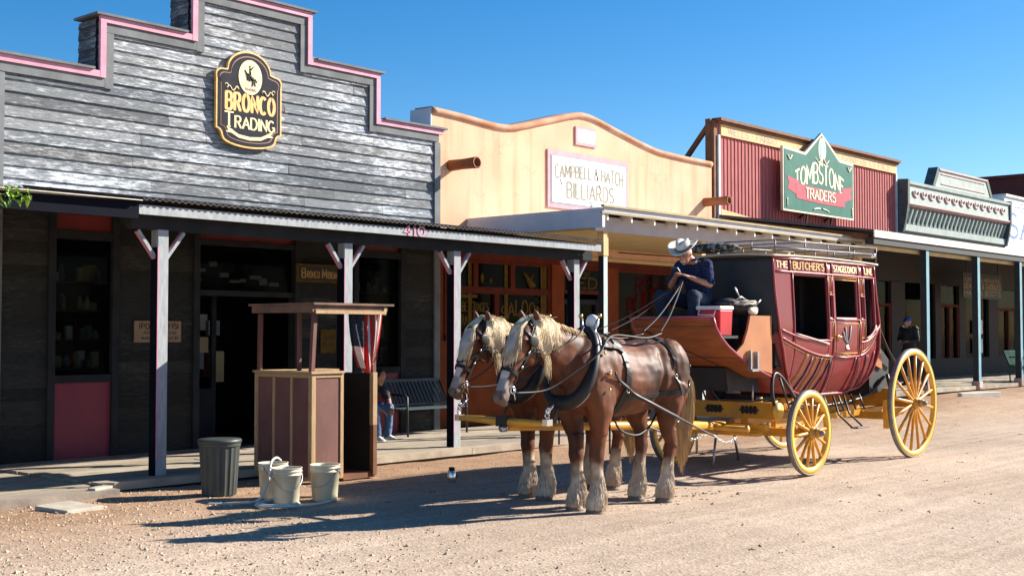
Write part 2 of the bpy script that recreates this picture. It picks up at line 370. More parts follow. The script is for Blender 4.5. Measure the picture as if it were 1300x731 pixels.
# ---------------------------------------------------------------- painted lettering
def arc(cx,cy,rx,ry,a0,a1,n=8):
    return [(cx+rx*math.cos(R(a0+(a1-a0)*i/n)),cy+ry*math.sin(R(a0+(a1-a0)*i/n))) for i in range(n+1)]
GL={
'A':(.8,[[(0,0),(.4,1),(.8,0)],[(.14,.34),(.66,.34)]]),
'B':(.68,[[(0,0),(0,1)],[(0,1)]+arc(.38,.76,.24,.24,90,-90)+[(0,.52)],[(0,.52)]+arc(.4,.26,.28,.26,90,-90)+[(0,0)]]),
'C':(.7,[arc(.37,.5,.37,.5,45,315,12)]),
'D':(.72,[[(0,0),(0,1)],[(0,1)]+arc(.3,.5,.42,.5,90,-90,10)+[(0,0)]]),
'E':(.62,[[(0,0),(0,1)],[(0,1),(.6,1)],[(0,.52),(.48,.52)],[(0,0),(.62,0)]]),
'F':(.6,[[(0,0),(0,1)],[(0,1),(.6,1)],[(0,.52),(.48,.52)]]),
'G':(.74,[arc(.37,.5,.37,.5,45,340,12),[(.45,.42),(.74,.42),(.74,.08)]]),
'H':(.7,[[(0,0),(0,1)],[(.7,0),(.7,1)],[(0,.5),(.7,.5)]]),
'I':(.08,[[(.04,0),(.04,1)]]),
'K':(.7,[[(0,0),(0,1)],[(.68,1),(0,.42)],[(.22,.6),(.7,0)]]),
'L':(.58,[[(0,0),(0,1)],[(0,0),(.58,0)]]),
'M':(.9,[[(0,0),(.03,1),(.45,.2),(.87,1),(.9,0)]]),
'N':(.72,[[(0,0),(0,1),(.72,0),(.72,1)]]),
'O':(.76,[arc(.38,.5,.38,.5,90,450,16)]),
'P':(.66,[[(0,0),(0,1)],[(0,1)]+arc(.36,.74,.28,.26,90,-90)+[(0,.48)]]),
'R':(.7,[[(0,0),(0,1)],[(0,1)]+arc(.36,.75,.27,.25,90,-90)+[(0,.5)],[(.32,.5),(.7,0)]]),
'S':(.62,[arc(.31,.75,.28,.25,30,270,9)+arc(.31,.25,.31,.25,90,-150,9)]),
'T':(.7,[[(.35,0),(.35,1)],[(0,1),(.7,1)]]),
'U':(.7,[[(0,1),(0,.35)]+arc(.35,.35,.35,.35,180,360,8)+[(.7,1)]]),
'V':(.76,[[(0,1),(.38,0),(.76,1)]]),
'W':(1.05,[[(0,1),(.26,0),(.52,.9),(.79,0),(1.05,1)]]),
'X':(.7,[[(0,0),(.7,1)],[(0,1),(.7,0)]]),
'Y':(.7,[[(0,1),(.35,.5),(.7,1)],[(.35,.5),(.35,0)]]),
'&':(.8,[[(.78,.35)]+arc(.36,.27,.34,.27,10,-200,9)+[(.5,.72)]+arc(.36,.8,.17,.2,-10,200,7)+[(.78,0)]]),
"'":(.1,[[(.05,1),(.05,.76)]]),
'.':(.14,[[(.04,.45),(.14,.45)]]),
'-':(.3,[[(0,.5),(.3,.5)]]),
'(':(.2,[arc(.3,.5,.3,.6,130,230,6)]),
')':(.2,[arc(-.1,.5,.3,.6,50,-50,6)]),
'0':(.66,[arc(.33,.5,.33,.5,90,450,14)]),
'1':(.3,[[(.04,.8),(.18,1),(.18,0)]]),
'4':(.66,[[(.48,0),(.48,1),(0,.3),(.66,.3)]]),
'8':(.62,[arc(.31,.75,.25,.25,-90,270,10),arc(.31,.25,.31,.25,90,450,10)]),
'?':(.5,[arc(.25,.75,.25,.25,150,-80,8)+[(.25,.3)],[(.25,.1),(.25,0)]]),
}
def lettering(mb,s,x,z,y,w,h,sw=.14,gap=.24,serif=True,warp=None,first=1.0,lift=.0006):
    """lettering on a wall facing -y ; (x,z)=left/bottom, fits width w; sw relative to h"""
    tot=0;items=[]
    for i,ch in enumerate(s):
        if ch==' ': tot+=.45;continue
        g=GL[ch];items.append((ch,tot));tot+=g[0]+gap
    tot-=gap;kx=w/tot;n=0
    def mp(px,pz):
        if warp: a,b=warp(px/w,pz/h);return x+a*w,z+b*h
        return x+px,z+pz
    for ch,ox in items:
        for st in GL[ch][1]:
            n+=1
            strokes=[(st,sw)]
            if serif:
                for e,o in ((st[0],st[1]),(st[-1],st[-2])):
                    dx=abs(e[0]-o[0]);dz=abs(e[1]-o[1])
                    if dz>dx*1.1 and (e[1]<.02 or e[1]>.98) and e!=st[0 if e is st[-1] else -1]:
                        strokes.append(([(e[0]-.13/1,e[1]),(e[0]+.13,e[1])],sw*.62))
            for q,(pl,ww) in enumerate(strokes):
                yy=y-lift*(1+(n%3)*2+min(q,1))
                P=[]
                for k in range(len(pl)):
                    if k<len(pl)-1:
                        a,b=pl[k],pl[k+1];m=1 if len(pl)>6 else 3
                        for t in range(m): P.append((a[0]+(b[0]-a[0])*t/m,a[1]+(b[1]-a[1])*t/m))
                P.append(pl[-1])
                W=[mp((ox+p[0])*kx,p[1]*h) for p in P]
                vs=[];m=len(W)
                for k in range(m):
                    a=W[max(k-1,0)];b=W[min(k+1,m-1)]
                    if P[0]==P[-1] and m>6:
                        a=W[k-1] if k>0 else W[-2]; b=W[k+1] if k<m-1 else W[1]
                    dx,dz=b[0]-a[0],b[1]-a[1];l=math.hypot(dx,dz) or 1
                    hw=ww*h/2
                    # vertical strokes stay heavier than horizontal ones
                    hw*= .72+.4*abs(dz)/l
                    vs+=[(W[k][0]-dz/l*hw,yy,W[k][1]+dx/l*hw),(W[k][0]+dz/l*hw,yy,W[k][1]-dx/l*hw)]
                mb.add(vs,[(2*k,2*k+1,2*k+3,2*k+2) for k in range(m-1)])
    return mb

# ---------------------------------------------------------------- organic sculpting
def sculpt(mb,voxel=.014,smooth=6,fac=.5):
    me=mb.mesh('tmp');o=bpy.data.objects.new('tmp',me);COL.objects.link(o)
    r=o.modifiers.new('r','REMESH');r.mode='VOXEL';r.voxel_size=voxel;r.use_smooth_shade=True
    s=o.modifiers.new('s','SMOOTH');s.iterations=smooth;s.factor=fac
    bpy.context.view_layer.update()
    dg=bpy.context.evaluated_depsgraph_get()
    ev=o.evaluated_get(dg);nm=bpy.data.meshes.new_from_object(ev)
    bpy.data.objects.remove(o);bpy.data.meshes.remove(me)
    for p in nm.polygons:p.use_smooth=True
    return nm
def place_mesh(name,me,mt,parent,cols=None,**kw):
    me.name=name
    o=bpy.data.objects.new(name,me);COL.objects.link(o);o.parent=parent
    me.materials.clear();me.materials.append(mt)
    if cols:
        at=me.color_attributes.new('tint','FLOAT_COLOR','POINT')
        for i,c in enumerate(cols): at.data[i].color=(*c,1)
    for k,w in kw.items():o[k]=w
    return o
SKY_AIR=1.0;SKY_DUST=1.0;SKY_OZ=2.5;SKY_STR=.062;SUN_E=5.0;EXPO=1.2;SKY_SAT=1.42
# ================================================================ SETTING
def sm(a,b,x):
    t=max(0,min(1,(x-a)/(b-a)));return t*t*(3-2*t)
def gz(x,y):
    """height of the dirt"""
    z=.36*sm(17,29,x)*sm(8.5,11.6,y)
    z+=.012*math.sin(y*2.1+math.sin(x*.23)*1.2)*sm(2,4,y)*(1-sm(9,11,y))
    z+=.03*(noise.noise(V((x*.35,y*.5,0))))+.012*noise.noise(V((x*1.7,y*1.7,3)))
    z-=.012
    return z
def grid(x0,x1,y0,y1,d):
    mb=MB();nx=int((x1-x0)/d);ny=int((y1-y0)/d)
    vs=[(x0+(x1-x0)*i/nx,y0+(y1-y0)*j/ny,0) for j in range(ny+1) for i in range(nx+1)]
    vs=[(x,y,gz(x,y)+(.006*noise.noise(V((x*6,y*6,1))))) for x,y,_ in vs]
    mb.add(vs,[(j*(nx+1)+i,j*(nx+1)+i+1,(j+1)*(nx+1)+i+1,(j+1)*(nx+1)+i) for j in range(ny) for i in range(nx)],True)
    return mb
def ground_material():
    m,nt,b,N,L=newmat('dusty_gravel_street');b.inputs['Roughness'].default_value=.95;b.inputs['Specular IOR Level'].default_value=.2
    g=N('ShaderNodeNewGeometry')
    def mp(st):
        a=N('ShaderNodeMapping');a.inputs['Scale'].default_value=st;L(g.outputs['Position'],a.inputs['Vector']);return a.outputs[0]
    def nz(st,sc,det=6,rg=.6):
        n=N('ShaderNodeTexNoise');n.inputs['Scale'].default_value=sc;n.inputs['Detail'].default_value=det;n.inputs['Roughness'].default_value=rg
        L(mp(st),n.inputs['Vector']);return n.outputs['Fac']
    def ramp(f,a,bb,c0=(0,0,0,1),c1=(1,1,1,1)):
        r=N('ShaderNodeValToRGB');r.color_ramp.elements[0].position=a;r.color_ramp.elements[1].position=bb
        r.color_ramp.elements[0].color=c0;r.color_ramp.elements[1].color=c1;L(f,r.inputs[0]);return r.outputs[0]
    def mix(f,a,bb,ty='MIX',k=None):
        x=N('ShaderNodeMix');x.data_type='RGBA';x.blend_type=ty
        if k is None:L(f,x.inputs[0])
        else:x.inputs[0].default_value=k
        for i,q in ((6,a),(7,bb)):
            if isinstance(q,tuple):x.inputs[i].default_value=(*q,1)
            else:L(q,x.inputs[i])
        return x.outputs[2]
    sep=N('ShaderNodeSeparateXYZ');L(g.outputs['Position'],sep.inputs[0])
    road=ramp(nz((.12,.6,1),1.2),.3,.72,(.45,.35,.27,1),(.55,.45,.36,1))
    side=ramp(nz((1,1,1),2.2),.3,.7,(.32,.20,.125,1),(.42,.28,.18,1))
    mr=N('ShaderNodeMapRange');mr.inputs['From Min'].default_value=8.4;mr.inputs['From Max'].default_value=11.2
    wob=N('ShaderNodeMath');wob.operation='MULTIPLY_ADD';wob.inputs[1].default_value=3.0
    L(nz((.4,.8,1),.9),wob.inputs[0]);L(sep.outputs[1],wob.inputs[2])
    sub=N('ShaderNodeMath');sub.operation='SUBTRACT';sub.inputs[1].default_value=1.5;L(wob.outputs[0],sub.inputs[0])
    L(sub.outputs[0],mr.inputs['Value'])
    c=mix(mr.outputs[0],road,side)
    # streaks along the street left by wheels
    st=ramp(nz((.10,2.6,1),2.0,8,.65),.42,.6,(.80,.78,.76,1),(1.05,1.04,1.03,1))
    c=mix(None,c,st,'MULTIPLY',.55)
    # gravel speckle
    vo=N('ShaderNodeTexVoronoi');vo.inputs['Scale'].default_value=42;L(mp((1,1,1)),vo.inputs['Vector'])
    sp=N('ShaderNodeSeparateColor');L(vo.outputs['Color'],sp.inputs[0])
    spk=ramp(sp.outputs[0],.05,.95,(.70,.67,.65,1),(1.28,1.27,1.25,1))
    c=mix(None,c,spk,'MULTIPLY',.6)
    fine=ramp(nz((1,1,1),110,4,.8),.3,.7,(.7,.68,.66,1),(1.2,1.2,1.2,1))
    c=mix(None,c,fine,'MULTIPLY',.6)
    c=mix(None,c,ramp(nz((.5,.8,1),.55,6,.6),.33,.62,(.76,.73,.70,1),(1.04,1.03,1.02,1)),'MULTIPLY',.75)
    L(c,b.inputs['Base Color'])
    hv=N('ShaderNodeTexVoronoi');hv.inputs['Scale'].default_value=3.6;hv.inputs['Randomness'].default_value=1;L(mp((1,1,0)),hv.inputs['Vector'])
    hr=ramp(hv.outputs['Distance'],.10,.30)
    bp=N('ShaderNodeBump');bp.inputs['Strength'].default_value=.4;bp.inputs['Distance'].default_value=.012
    ad=N('ShaderNodeMath');ad.operation='ADD';L(nz((1,1,1),30,6,.7),ad.inputs[0]);L(vo.outputs['Distance'],ad.inputs[1])
    ae=N('ShaderNodeMath');ae.operation='MULTIPLY_ADD';ae.inputs[1].default_value=.8;L(hr,ae.inputs[0]);L(ad.outputs[0],ae.inputs[2])
    L(ae.outputs[0],bp.inputs['Height']);L(bp.outputs[0],b.inputs['Normal'])
    return m
GM=ground_material()
# one dirt sheet: fine near the camera, coarse to the horizon
mb=MB()
def axis(segs):
    out=[]
    for a,b,d in segs:
        n=max(1,int(round((b-a)/d)));out+=[a+(b-a)*i/n for i in range(n)]
    return out+[segs[-1][1]]
ax=axis([(-900,-60,120),(-60,0,10),(0,22,.09),(22,46,.3),(46,120,8),(120,1500,230)])
ay=axis([(-900,-40,120),(-40,2,4),(2,13.2,.09),(13.2,16,.5),(16,60,8),(60,1500,230)])
nx=len(ax)
vs=[]
for y in ay:
    for x in ax:
        near=0<=x<=60 and 1<y<20
        vs.append((x,y,(gz(x,y)+.007*noise.noise(V((x*5,y*5,1)))) if near else gz(max(0,min(60,x)),max(1,min(20,y)))*.0+(.36*sm(17,29,x)*sm(8.5,11.6,y) if y<60 else 0)-.02))
mb.add(vs,[(j*nx+i,j*nx+i+1,(j+1)*nx+i+1,(j+1)*nx+i) for j in range(len(ay)-1) for i in range(nx-1)],True)
mb.build('ground',GM,kind='structure')
# gravel stones
mb=MB();rr=random.Random(3);mb.tint=[]
def stone(x,y,s):
    z=gz(x,y)
    b=[(1,0,0),(0,1,0),(-1,0,0),(0,-1,0),(0,0,.75),(0,0,-.6)]
    M=Matrix.Rotation(rr.random()*6,3,'Z')@Matrix.Rotation(rr.uniform(-.5,.5),3,'X')
    q=[M@V((p[0]*s*rr.uniform(.7,1.3),p[1]*s*rr.uniform(.6,1.1),p[2]*s*rr.uniform(.7,1.1)))+V((x,y,z-s*.05)) for p in b]
    mb.add(q,[(0,1,4),(1,2,4),(2,3,4),(3,0,4),(1,0,5),(2,1,5),(3,2,5),(0,3,5)])
    g=rr.choice([.7,.85,1.0,1.1,1.25]);c=(g*rr.uniform(.95,1.1),g,g*rr.uniform(.85,1.0));mb.tint+=[c]*6
n=0
while n<13000:
    x=rr.uniform(3.0,15);y=rr.uniform(3.2,12.2)
    dens=.02+.95*(1-sm(5.5,9.5,x-.35*(y-8)))+.22*sm(9.4,10.6,y)
    if rr.random()>dens: continue
    s=(.004+.012*rr.random()**2.5+(.012 if rr.random()<.02 else 0))*(1.0+.35*(x<8))
    stone(x,y,s);n+=1
o=mb.build('gravel',mat('gravel_stone',(.54,.42,.32),.9,(.42,.32,.24),20,attr=True),kind='stuff')

mb=MB();mb.tint=[]
for k in range(170):
    x,y=(rr.gauss(11.3,.5),rr.gauss(7.9,.45)) if k<55 else (rr.uniform(6,30),rr.uniform(4.0,11.2))
    for j in range(3): stone(x+rr.gauss(0,.03),y+rr.gauss(0,.03),rr.uniform(.008,.020))
mb.build('dirt_clods',mat('dark_dirt_clod',(.13,.085,.045),.95,(.09,.06,.035),20,attr=True),kind='stuff')
# ---- boardwalk
def planks(x0,x1,y0,y1,z,wd,seed):
    mb=MB();mb.tint=[];q=random.Random(seed);y=y0
    while y<y1-.05:
        x=x0
        while x<x1:
            l=q.uniform(2.2,4.6);e=min(x1,x+l)
            dz=q.uniform(-.006,.006);yy=min(y+wd-.018,y1)
            mb.box(x+.004,y,z-.09+dz,e-.004,yy,z+dz);g=q.uniform(.75,1.12);mb.tint+=[(g,g*q.uniform(.96,1.02),g*q.uniform(.92,1.02))]*8
            x=e
        y+=wd
    return mb
planks(7.3,24.6,12.3,15.07,.10,.27,1).build('boardwalk',M['plank'],kind='structure')
planks(3.0,7.3,11.95,15.07,.07,.27,2).build('side_boardwalk',M['plank'],kind='structure')
planks(24.6,56,11.75,15.3,.47,.27,4).build('raised_boardwalk',M['plank'],kind='structure')
MB().box(7.3,12.33,-.05,24.6,15.07,.0).box(3,12,-.06,7.29,15.07,-.01).box(24.61,11.8,-.1,56,15.3,.36).build('walk_base',M['porchwood'],kind='structure')

# ================================================================ BUILDING HELPERS
def clap(x0,x1,z0,top,y,openings,dz=.155,seed=1,lip=.02):
    mb=MB();mb.tint=[];q=random.Random(seed);z=z0
    tmax=max(top(x0+(x1-x0)*i/60) for i in range(61))
    while z<tmax:
        zm=z+dz*.5
        xs=sorted(set([x0,x1]+[o[0] for o in openings]+[o[1] for o in openings]+steps))
        xs=[x for x in xs if x0<=x<=x1]
        segs=[]
        for a,b in zip(xs,xs[1:]):
            m=(a+b)/2
            if zm>top(m): continue
            if any(o[0]<m<o[1] and o[2]<zm<o[3] for o in openings): continue
            if segs and abs(segs[-1][1]-a)<1e-6: segs[-1][1]=b
            else: segs.append([a,b])
        for a,b in segs:
            x=a
            while x<b-1e-4:
                e=x+q.uniform(1.6,4.6)
                if e>b-.5:e=b
                w=q.uniform(-.004,.004);l=lip+.006*(lip>.015)+q.uniform(-.004,.004);sag=q.uniform(-.006,.006)
                mb.add([(x+.002,y-l,z+sag),(e-.002,y-l+w,z-sag),(e-.002,y,z+dz+.004),(x+.002,y,z+dz+.004),(x+.002,y+.004,z+sag),(e-.002,y+.004,z-sag)],
                       [(0,1,2,3),(4,5,1,0)])
                g=q.uniform(.62,1.15);t=q.uniform(-.03,.03);mb.tint+=[(g+t,g,g-t)]*6
                x=e
        z+=dz
    return mb
def window(parent,x0,x1,z0,z1,y,fm,fw=.07,mx=(),mz=(),deep=.05,name='window',gm='glass'):
    """frame proud of the wall at y, pane recessed; mx/mz = mullion positions"""
    f=MB();f.box(x0,y-.02,z0,x0+fw,y+deep,z1).box(x1-fw,y-.02,z0,x1,y+deep,z1)
    f.box(x0+fw,y-.018,z1-fw,x1-fw,y+deep,z1).box(x0+fw,y-.018,z0,x1-fw,y+deep,z0+fw)
    for x in mx:f.box(x-.025,y-.012,z0+fw,x+.025,y+deep-.012,z1-fw)
    for z in mz:f.box(x0+fw,y-.010,z-.02,x1-fw,y+deep-.014,z+.02)
    fo=f.build(name,M[fm],parent)
    MB().box(x0+fw,y+deep-.02,z0+fw,x1-fw,y+deep-.01,z1-fw).build('pane',M[gm],fo)
    return fo
def sign_on_wall(*a):pass

# ================================================================ 1. GREY CLAPBOARD STORE
YB=15.1
steps=[8.81,10.24,12.40,13.82]
def btop(x):
    if x<8.81 or x>13.82:return 5.19
    if x<10.24 or x>12.40:return 5.93
    return 6.65
st=thing('wooden_store','weathered grey clapboard store with pink edged stepped false front beneath the oval shop sign','building',(11.32,15.1,0))
OP=[(8.18,9.12,.0,3.4),(10.36,12.18,0,3.4),(13.32,14.40,0,3.4)]
clap(7.42,15.22,3.355,btop,YB,[],seed=5).build('clapboard_wall',M['siding'],st)
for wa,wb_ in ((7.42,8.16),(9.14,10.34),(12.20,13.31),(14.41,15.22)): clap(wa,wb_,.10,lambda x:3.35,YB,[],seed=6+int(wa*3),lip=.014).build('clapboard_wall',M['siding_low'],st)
# siding that carries on left past the corner, lower storey
# false front thickness and body of the store
b=MB()
for x0,x1,zt in ((7.42,8.81,5.15),(8.81,10.24,5.89),(10.24,12.4,6.60),(12.4,13.82,5.89),(13.82,15.22,5.15)):
    b.box(x0+(.0 if x0==7.42 else .001),YB+.02,3.42,x1-.001,YB+.45,zt)
b.build('false_front_frame',M['darktrim'],st)
# clapboard returns seen on the steps' left ends
for x,za,zb in ((8.805,5.19,5.9),(10.235,5.93,6.62)):
    z=za;r=MB();r.tint=[]
    while z<zb-.02:
        g=random.uniform(.35,.7)
        r.add([(x-.02,YB+.02,z),(x-.02,YB+.46,z),(x-.004,YB+.46,min(z+.155,zb)),(x-.004,YB+.02,min(z+.155,zb)),(x,YB+.02,z),(x,YB+.46,z)],[(0,1,2,3),(4,5,1,0)]);r.tint+=[(g,g,g)]*6
        z+=.155
    r.build('step_return',M['siding'],st)
b=MB();b.box(7.42,YB+.46,0,7.6,24,4.6).box(15.0,YB+.46,0,15.2,24,4.6).box(7.42,23.8,0,15.2,24,4.6).build('side_walls',M['darktrim'],st)
MB().box(7.4,YB+.46,4.6,15.22,24.1,4.72).build('roof',M['corr'],st)
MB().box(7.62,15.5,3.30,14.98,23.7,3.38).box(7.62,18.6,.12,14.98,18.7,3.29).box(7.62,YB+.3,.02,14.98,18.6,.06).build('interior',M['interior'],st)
# stepped outline trim
outl=[(7.36,5.19),(8.81,5.19),(8.81,5.93),(10.24,5.93),(10.24,6.65),(12.40,6.65),(12.40,5.93),(13.82,5.93),(13.82,5.19),(15.28,5.19)]
pk=MB();gr=MB();cp=MB()
for (a,b_) in zip(outl,outl[1:]):
    if abs(a[1]-b_[1])<1e-6:          # horizontal
        z=a[1];lo,hi=a[0],b_[0]
        # extend the pink board across where a lower riser meets it
        L0=lo-(.085 if (a is not outl[0] and z>outl[outl.index(a)-1][1]) else 0)
        H0=hi+(.085 if (b_ is not outl[-1] and outl[outl.index(b_)+1][1]<z) else 0)
        L1=lo+(0.0);
        up_l=(a is outl[0]) or outl[outl.index(a)-1][1]<z
        up_r=(b_ is outl[-1]) or outl[outl.index(b_)+1][1]<z
        xa=lo if up_l else lo; xb=hi if up_r else hi
        pk.box(xa-.0,YB-.075,z-.085,xb,YB-.028,z)
        cp.box(xa-(.07 if up_l else -.09),YB-.11,z+.002,xb+(.07 if up_r else -.09),YB+.50,z+.035)
        gr.box(xa+(0 if up_l else -.09)+(.09 if up_l else 0),YB-.05,z-.21,xb-(.09 if up_r else 0)+(0 if up_r else .09),YB-.024,z-.087)
    else:
        x=a[0];z0,z1=min(a[1],b_[1]),max(a[1],b_[1])
        right=x>11.3
        if not right:
            pk.box(x+.001,YB-.078,z0-.088,x+.085,YB-.03,z1-.087)
            gr.box(x+.087,YB-.052,z0-.22,x+.21,YB-.026,z1-.215)
        else:
            pk.box(x-.085,YB-.078,z0-.088,x-.001,YB-.03,z1-.087)
            gr.box(x-.21,YB-.052,z0-.22,x-.087,YB-.026,z1-.215)
pk.build('pink_trim_board',M['pink'],st);gr.build('grey_trim_board',M['greytrim'],st);cp.build('parapet_cap',M['greytrim'],st)
MB().box(15.10,YB-.045,.10,15.235,YB+.05,4.97).box(7.41,YB-.045,.1,7.52,YB+.05,4.97).build('corner_board',M['greytrim'],st)
# door and window bays
def bay(x0,x1,zt_red,frame=.10):
    f=MB();f.box(x0-frame,YB-.05,.10,x0,YB+.12,3.42).box(x1,YB-.05,.10,x1+frame,YB+.12,3.42).box(x0,YB-.045,3.30,x1,YB+.12,3.42)
    return f
for x0,x1 in ((8.24,9.05),(13.40,14.32)):
    f=bay(x0,x1,3.3);f.box(x0,YB-.04,2.94,x1,YB+.1,3.05).box(x0,YB-.04,1.08,x1,YB+.1,1.18)
    fo=f.build('window_frame',M['darktrim'],st)
    MB().box(x0,YB+.01,3.05,x1,YB+.04,3.30).build('transom_panel',M['transom'],st)
    MB().box(x0,YB+.02,1.18,x1,YB+.03,2.94).build('pane',M['glass'],fo)
    MB().box(x0,YB-.01,.10,x1,YB+.03,1.08).build('lower_panel',M['redpanel'],st,label='dark red painted panel below the window')
    # goods on shelves behind the glass
    q=random.Random(int(x0*10))
    for z in (1.25,1.62,2.0,2.38):
        s=MB();s.box(x0,YB+.12,z,x1,YB+.45,z+.02);s.build('display_shelf',M['brownwood'],fo)
        for mt_ in ('cream','redpanel','greyline','goldsign','offwhite'):
            s=MB()
            for k in range(2):
                xx=x0+.08+(x1-x0-.16)*q.random();hh=q.uniform(.08,.24)
                if q.random()<.5: s.lathe([(.03,0),(.055,hh*.3),(.04,hh*.7),(.018,hh),(.03,hh*1.05)],(xx,YB+.2+q.random()*.15,z+.02),10)
                else: s.box(xx-.05,YB+.18,z+.02,xx+.04,YB+.24,z+.02+hh)
            s.build('display_goods',M[mt_],fo)
f=bay(10.42,12.12,3.3);f.box(10.42,YB-.04,2.98,12.12,YB+.1,3.05)
ent=f.build('entrance_frame',M['darktrim'],st)
MB().box(10.42,YB+.01,3.05,12.12,YB+.04,3.30).build('transom_panel',M['transom'],st)
MB().box(10.42,YB+.05,2.34,12.12,YB+.06,2.98).build('pane',M['glass'],ent)
hg=MB();q=random.Random(8)
for k in range(9):
    x_=10.5+.18*k;zz_=q.uniform(2.42,2.7);hg.box(x_,YB+.35,zz_,x_+q.uniform(.1,.22),YB+.37,zz_+q.uniform(.03,.10))
hg.build('pane_reflection_bars',M['offwhite'],st)  # pale bars stand in for street reflections in the entrance glass
for k,mt_ in enumerate(('cream','greyline','redpanel','benchblue','offwhite')):
    hg=MB()
    for j in range(5): x_=10.6+.3*j+.06*k;zz_=.9+q.random()*.9;hg.box(x_,YB+1.6+.2*k,zz_,x_+.22,YB+1.68+.2*k,zz_+q.uniform(.2,.5))
    hg.build('stocked_goods',M[mt_],st)
d=MB();d.box(10.42,YB+.8,.10,10.5,YB+.85,2.3).box(11.22,YB+.8,.10,11.30,YB+.85,2.3).box(10.5,YB+.8,.1,11.22,YB+.84,.9).box(10.42,YB+.0,2.26,12.12,YB+.1,2.34)
d.build('door',M['darktrim'],st)
# porch
PF=12.4
corr=MB();n=int((16.2-7.76)/.02);vs=[]
for i in range(n+1):
    x=7.76+i*.02;w=.012*math.sin(2*PI*(x/.085))
    vs+=[(x,PF-.10,3.215+w),(x,YB-.03,3.575+w),(x,PF-.10,3.205+w),(x,YB-.03,3.565+w)]
fs=[]
for i in range(n):
    k=4*i;fs+=[(k,k+4,k+5,k+1),(k+2,k+3,k+7,k+6),(k,k+2,k+6,k+4)]
corr.add(vs,fs);corr.build('porch_roof',M['corr'],st)
p=MB()
for i in range(15):
    x=7.95+i*.575;p.bar((x,PF+.06,3.11),(x,YB-.02,3.47),.05,.12)
p.build('rafter',M['porchwood'],st)
MB().box(7.76,12.53,2.90,16.18,12.67,3.06).build('porch_beam',M['darktrim'],st)
MB().box(7.745,12.36,3.045,16.2,12.40,3.15).build('fascia_board',M['postgrey'],st)
side=MB();side.box(2.2,12.36,2.99,7.74,12.42,3.17).build('side_awning_fascia',M['navy'],st)
MB().add([(2.2,12.28,3.195),(7.74,12.28,3.195),(7.74,15.05,3.5),(2.2,15.05,3.5),(2.2,12.28,3.186),(7.74,12.28,3.186),(7.74,15.05,3.49),(2.2,15.05,3.49)],[(0,1,2,3),(7,6,5,4),(4,5,1,0),(5,6,2,1),(6,7,3,2),(7,4,0,3)]).build('side_awning_roof',M['whitefascia'],st)
mb=MB();lettering(mb,'410',11.80,3.055,12.352,.40,.125,sw=.24,gap=.2);mb.build('house_number',M['pink'],st,label='pink painted number 410')
for x in (8.17,10.97,13.03,15.78):
    q=MB();q.box(x-.07,12.53,.09,x+.07,12.67,2.905)
    po=q.build('porch_post',M['postgrey'],st,bevel=.006)
    for s in (-1,1):
        MB().bar((x+s*.07,12.6,2.58),(x+s*.30,12.6,2.88),.05,.05,(0,1,0)).build('brace',M['pink'],po)
        MB().bar((x+s*.075,12.572,2.58),(x+s*.305,12.568,2.885),.036,.014,(0,1,0)).build('brace_face',M['postgrey'],po)
    MB().box(x-.076,12.522,.30,x-.062,12.53,2.70).build('corner_stripe',M['pink'],po)
    MB().box(x-.0785,12.535,.10,x-.0705,12.665,2.70).build('painted_shade_side',M['navy'],po)  # dark sheet paints shade on the post's unlit side

# neighbour left of the store (lower siding seen under the dark awning)
nb=thing('neighbouring_store','dark grey clapboard storefront under the navy awning at the far left','building',(5,15.1,0))
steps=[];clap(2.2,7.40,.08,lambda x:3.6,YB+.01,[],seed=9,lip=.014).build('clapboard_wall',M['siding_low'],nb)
MB().box(2.2,YB+.04,0,7.39,YB+.3,3.6).box(2.2,YB+.3,0,2.4,23,3.55).box(2.2,22.8,0,7.39,23,3.55).build('wall_core',M['darktrim'],nb)
MB().box(2.2,YB,3.6,7.4,23.05,3.7).build('roof',M['corr'],nb)
steps=[8.81,10.24,12.40,13.82]

# ---- big oval-shouldered sign
SY=YB-.09
def sign_outline(cx,z0,w,h,inset=0,y=0):
    # shouldered plaque with arched crown
    hw=w/2-inset;pts=[]
    zt=z0+h-inset;zs=z0+h*.80-inset*.7;zb=z0+h*.10+inset*.6;zz=z0+inset
    r=w*.33-inset*.7
    pts+=arc(cx,zs+.005,r,(zt-zs),0,180,16)
    pts+=[(cx-r-.02,zs-.02)]
    pts+=arc(cx-hw+.02,zs+.03,.09,.09,-20,-95,5)[:0]
    pts+=arc(cx-r-.10,zs-.10,.10,.08,85,180,4)[1:]
    pts+=[(cx-hw,zs-.17),(cx-hw,zb+.10)]
    pts+=arc(cx-hw+.0,zb,.10,.10,90,0,5)
    pts+=arc(cx,zb-.02,hw-.11,zb-.02-zz,180,360,12)[1:-1]
    pts+=arc(cx+hw,zb,.10,.10,180,90,5)
    pts+=[(cx+hw,zb+.10),(cx+hw,zs-.17)]
    pts+=arc(cx+r+.10,zs-.10,.10,.08,0,95,4)
    return pts
sg=thing('shop_sign','slate plaque with gold rim and bucking horse medallion on the grey clapboard front','sign',(11.215,SY,4.42))
cx=11.215
MB().prism(sign_outline(cx,4.42,1.17,1.42),SY,SY+.05).build('rim',M['goldorange'],sg)
MB().prism(sign_outline(cx,4.42,1.17,1.42,.028),SY-.004,SY+.01).build('border',M['signnavy'],sg)
MB().prism(sign_outline(cx,4.42,1.17,1.42,.075),SY-.008,SY+.005).build('inner_line',M['rust'],sg)
MB().prism(sign_outline(cx,4.42,1.17,1.42,.092),SY-.012,SY+.004).build('face',M['signnavy'],sg)
MB().prism(arc(cx,5.46,.21,.255,0,360,28)[:-1],SY-.018,SY-.010).build('medallion',M['palegold'],sg)
mb=MB();lettering(mb,'BRONCO',cx-.42,4.95,SY-.013,.86,.25,sw=.19,gap=.34);mb.build('lettering',M['goldorange'],sg)
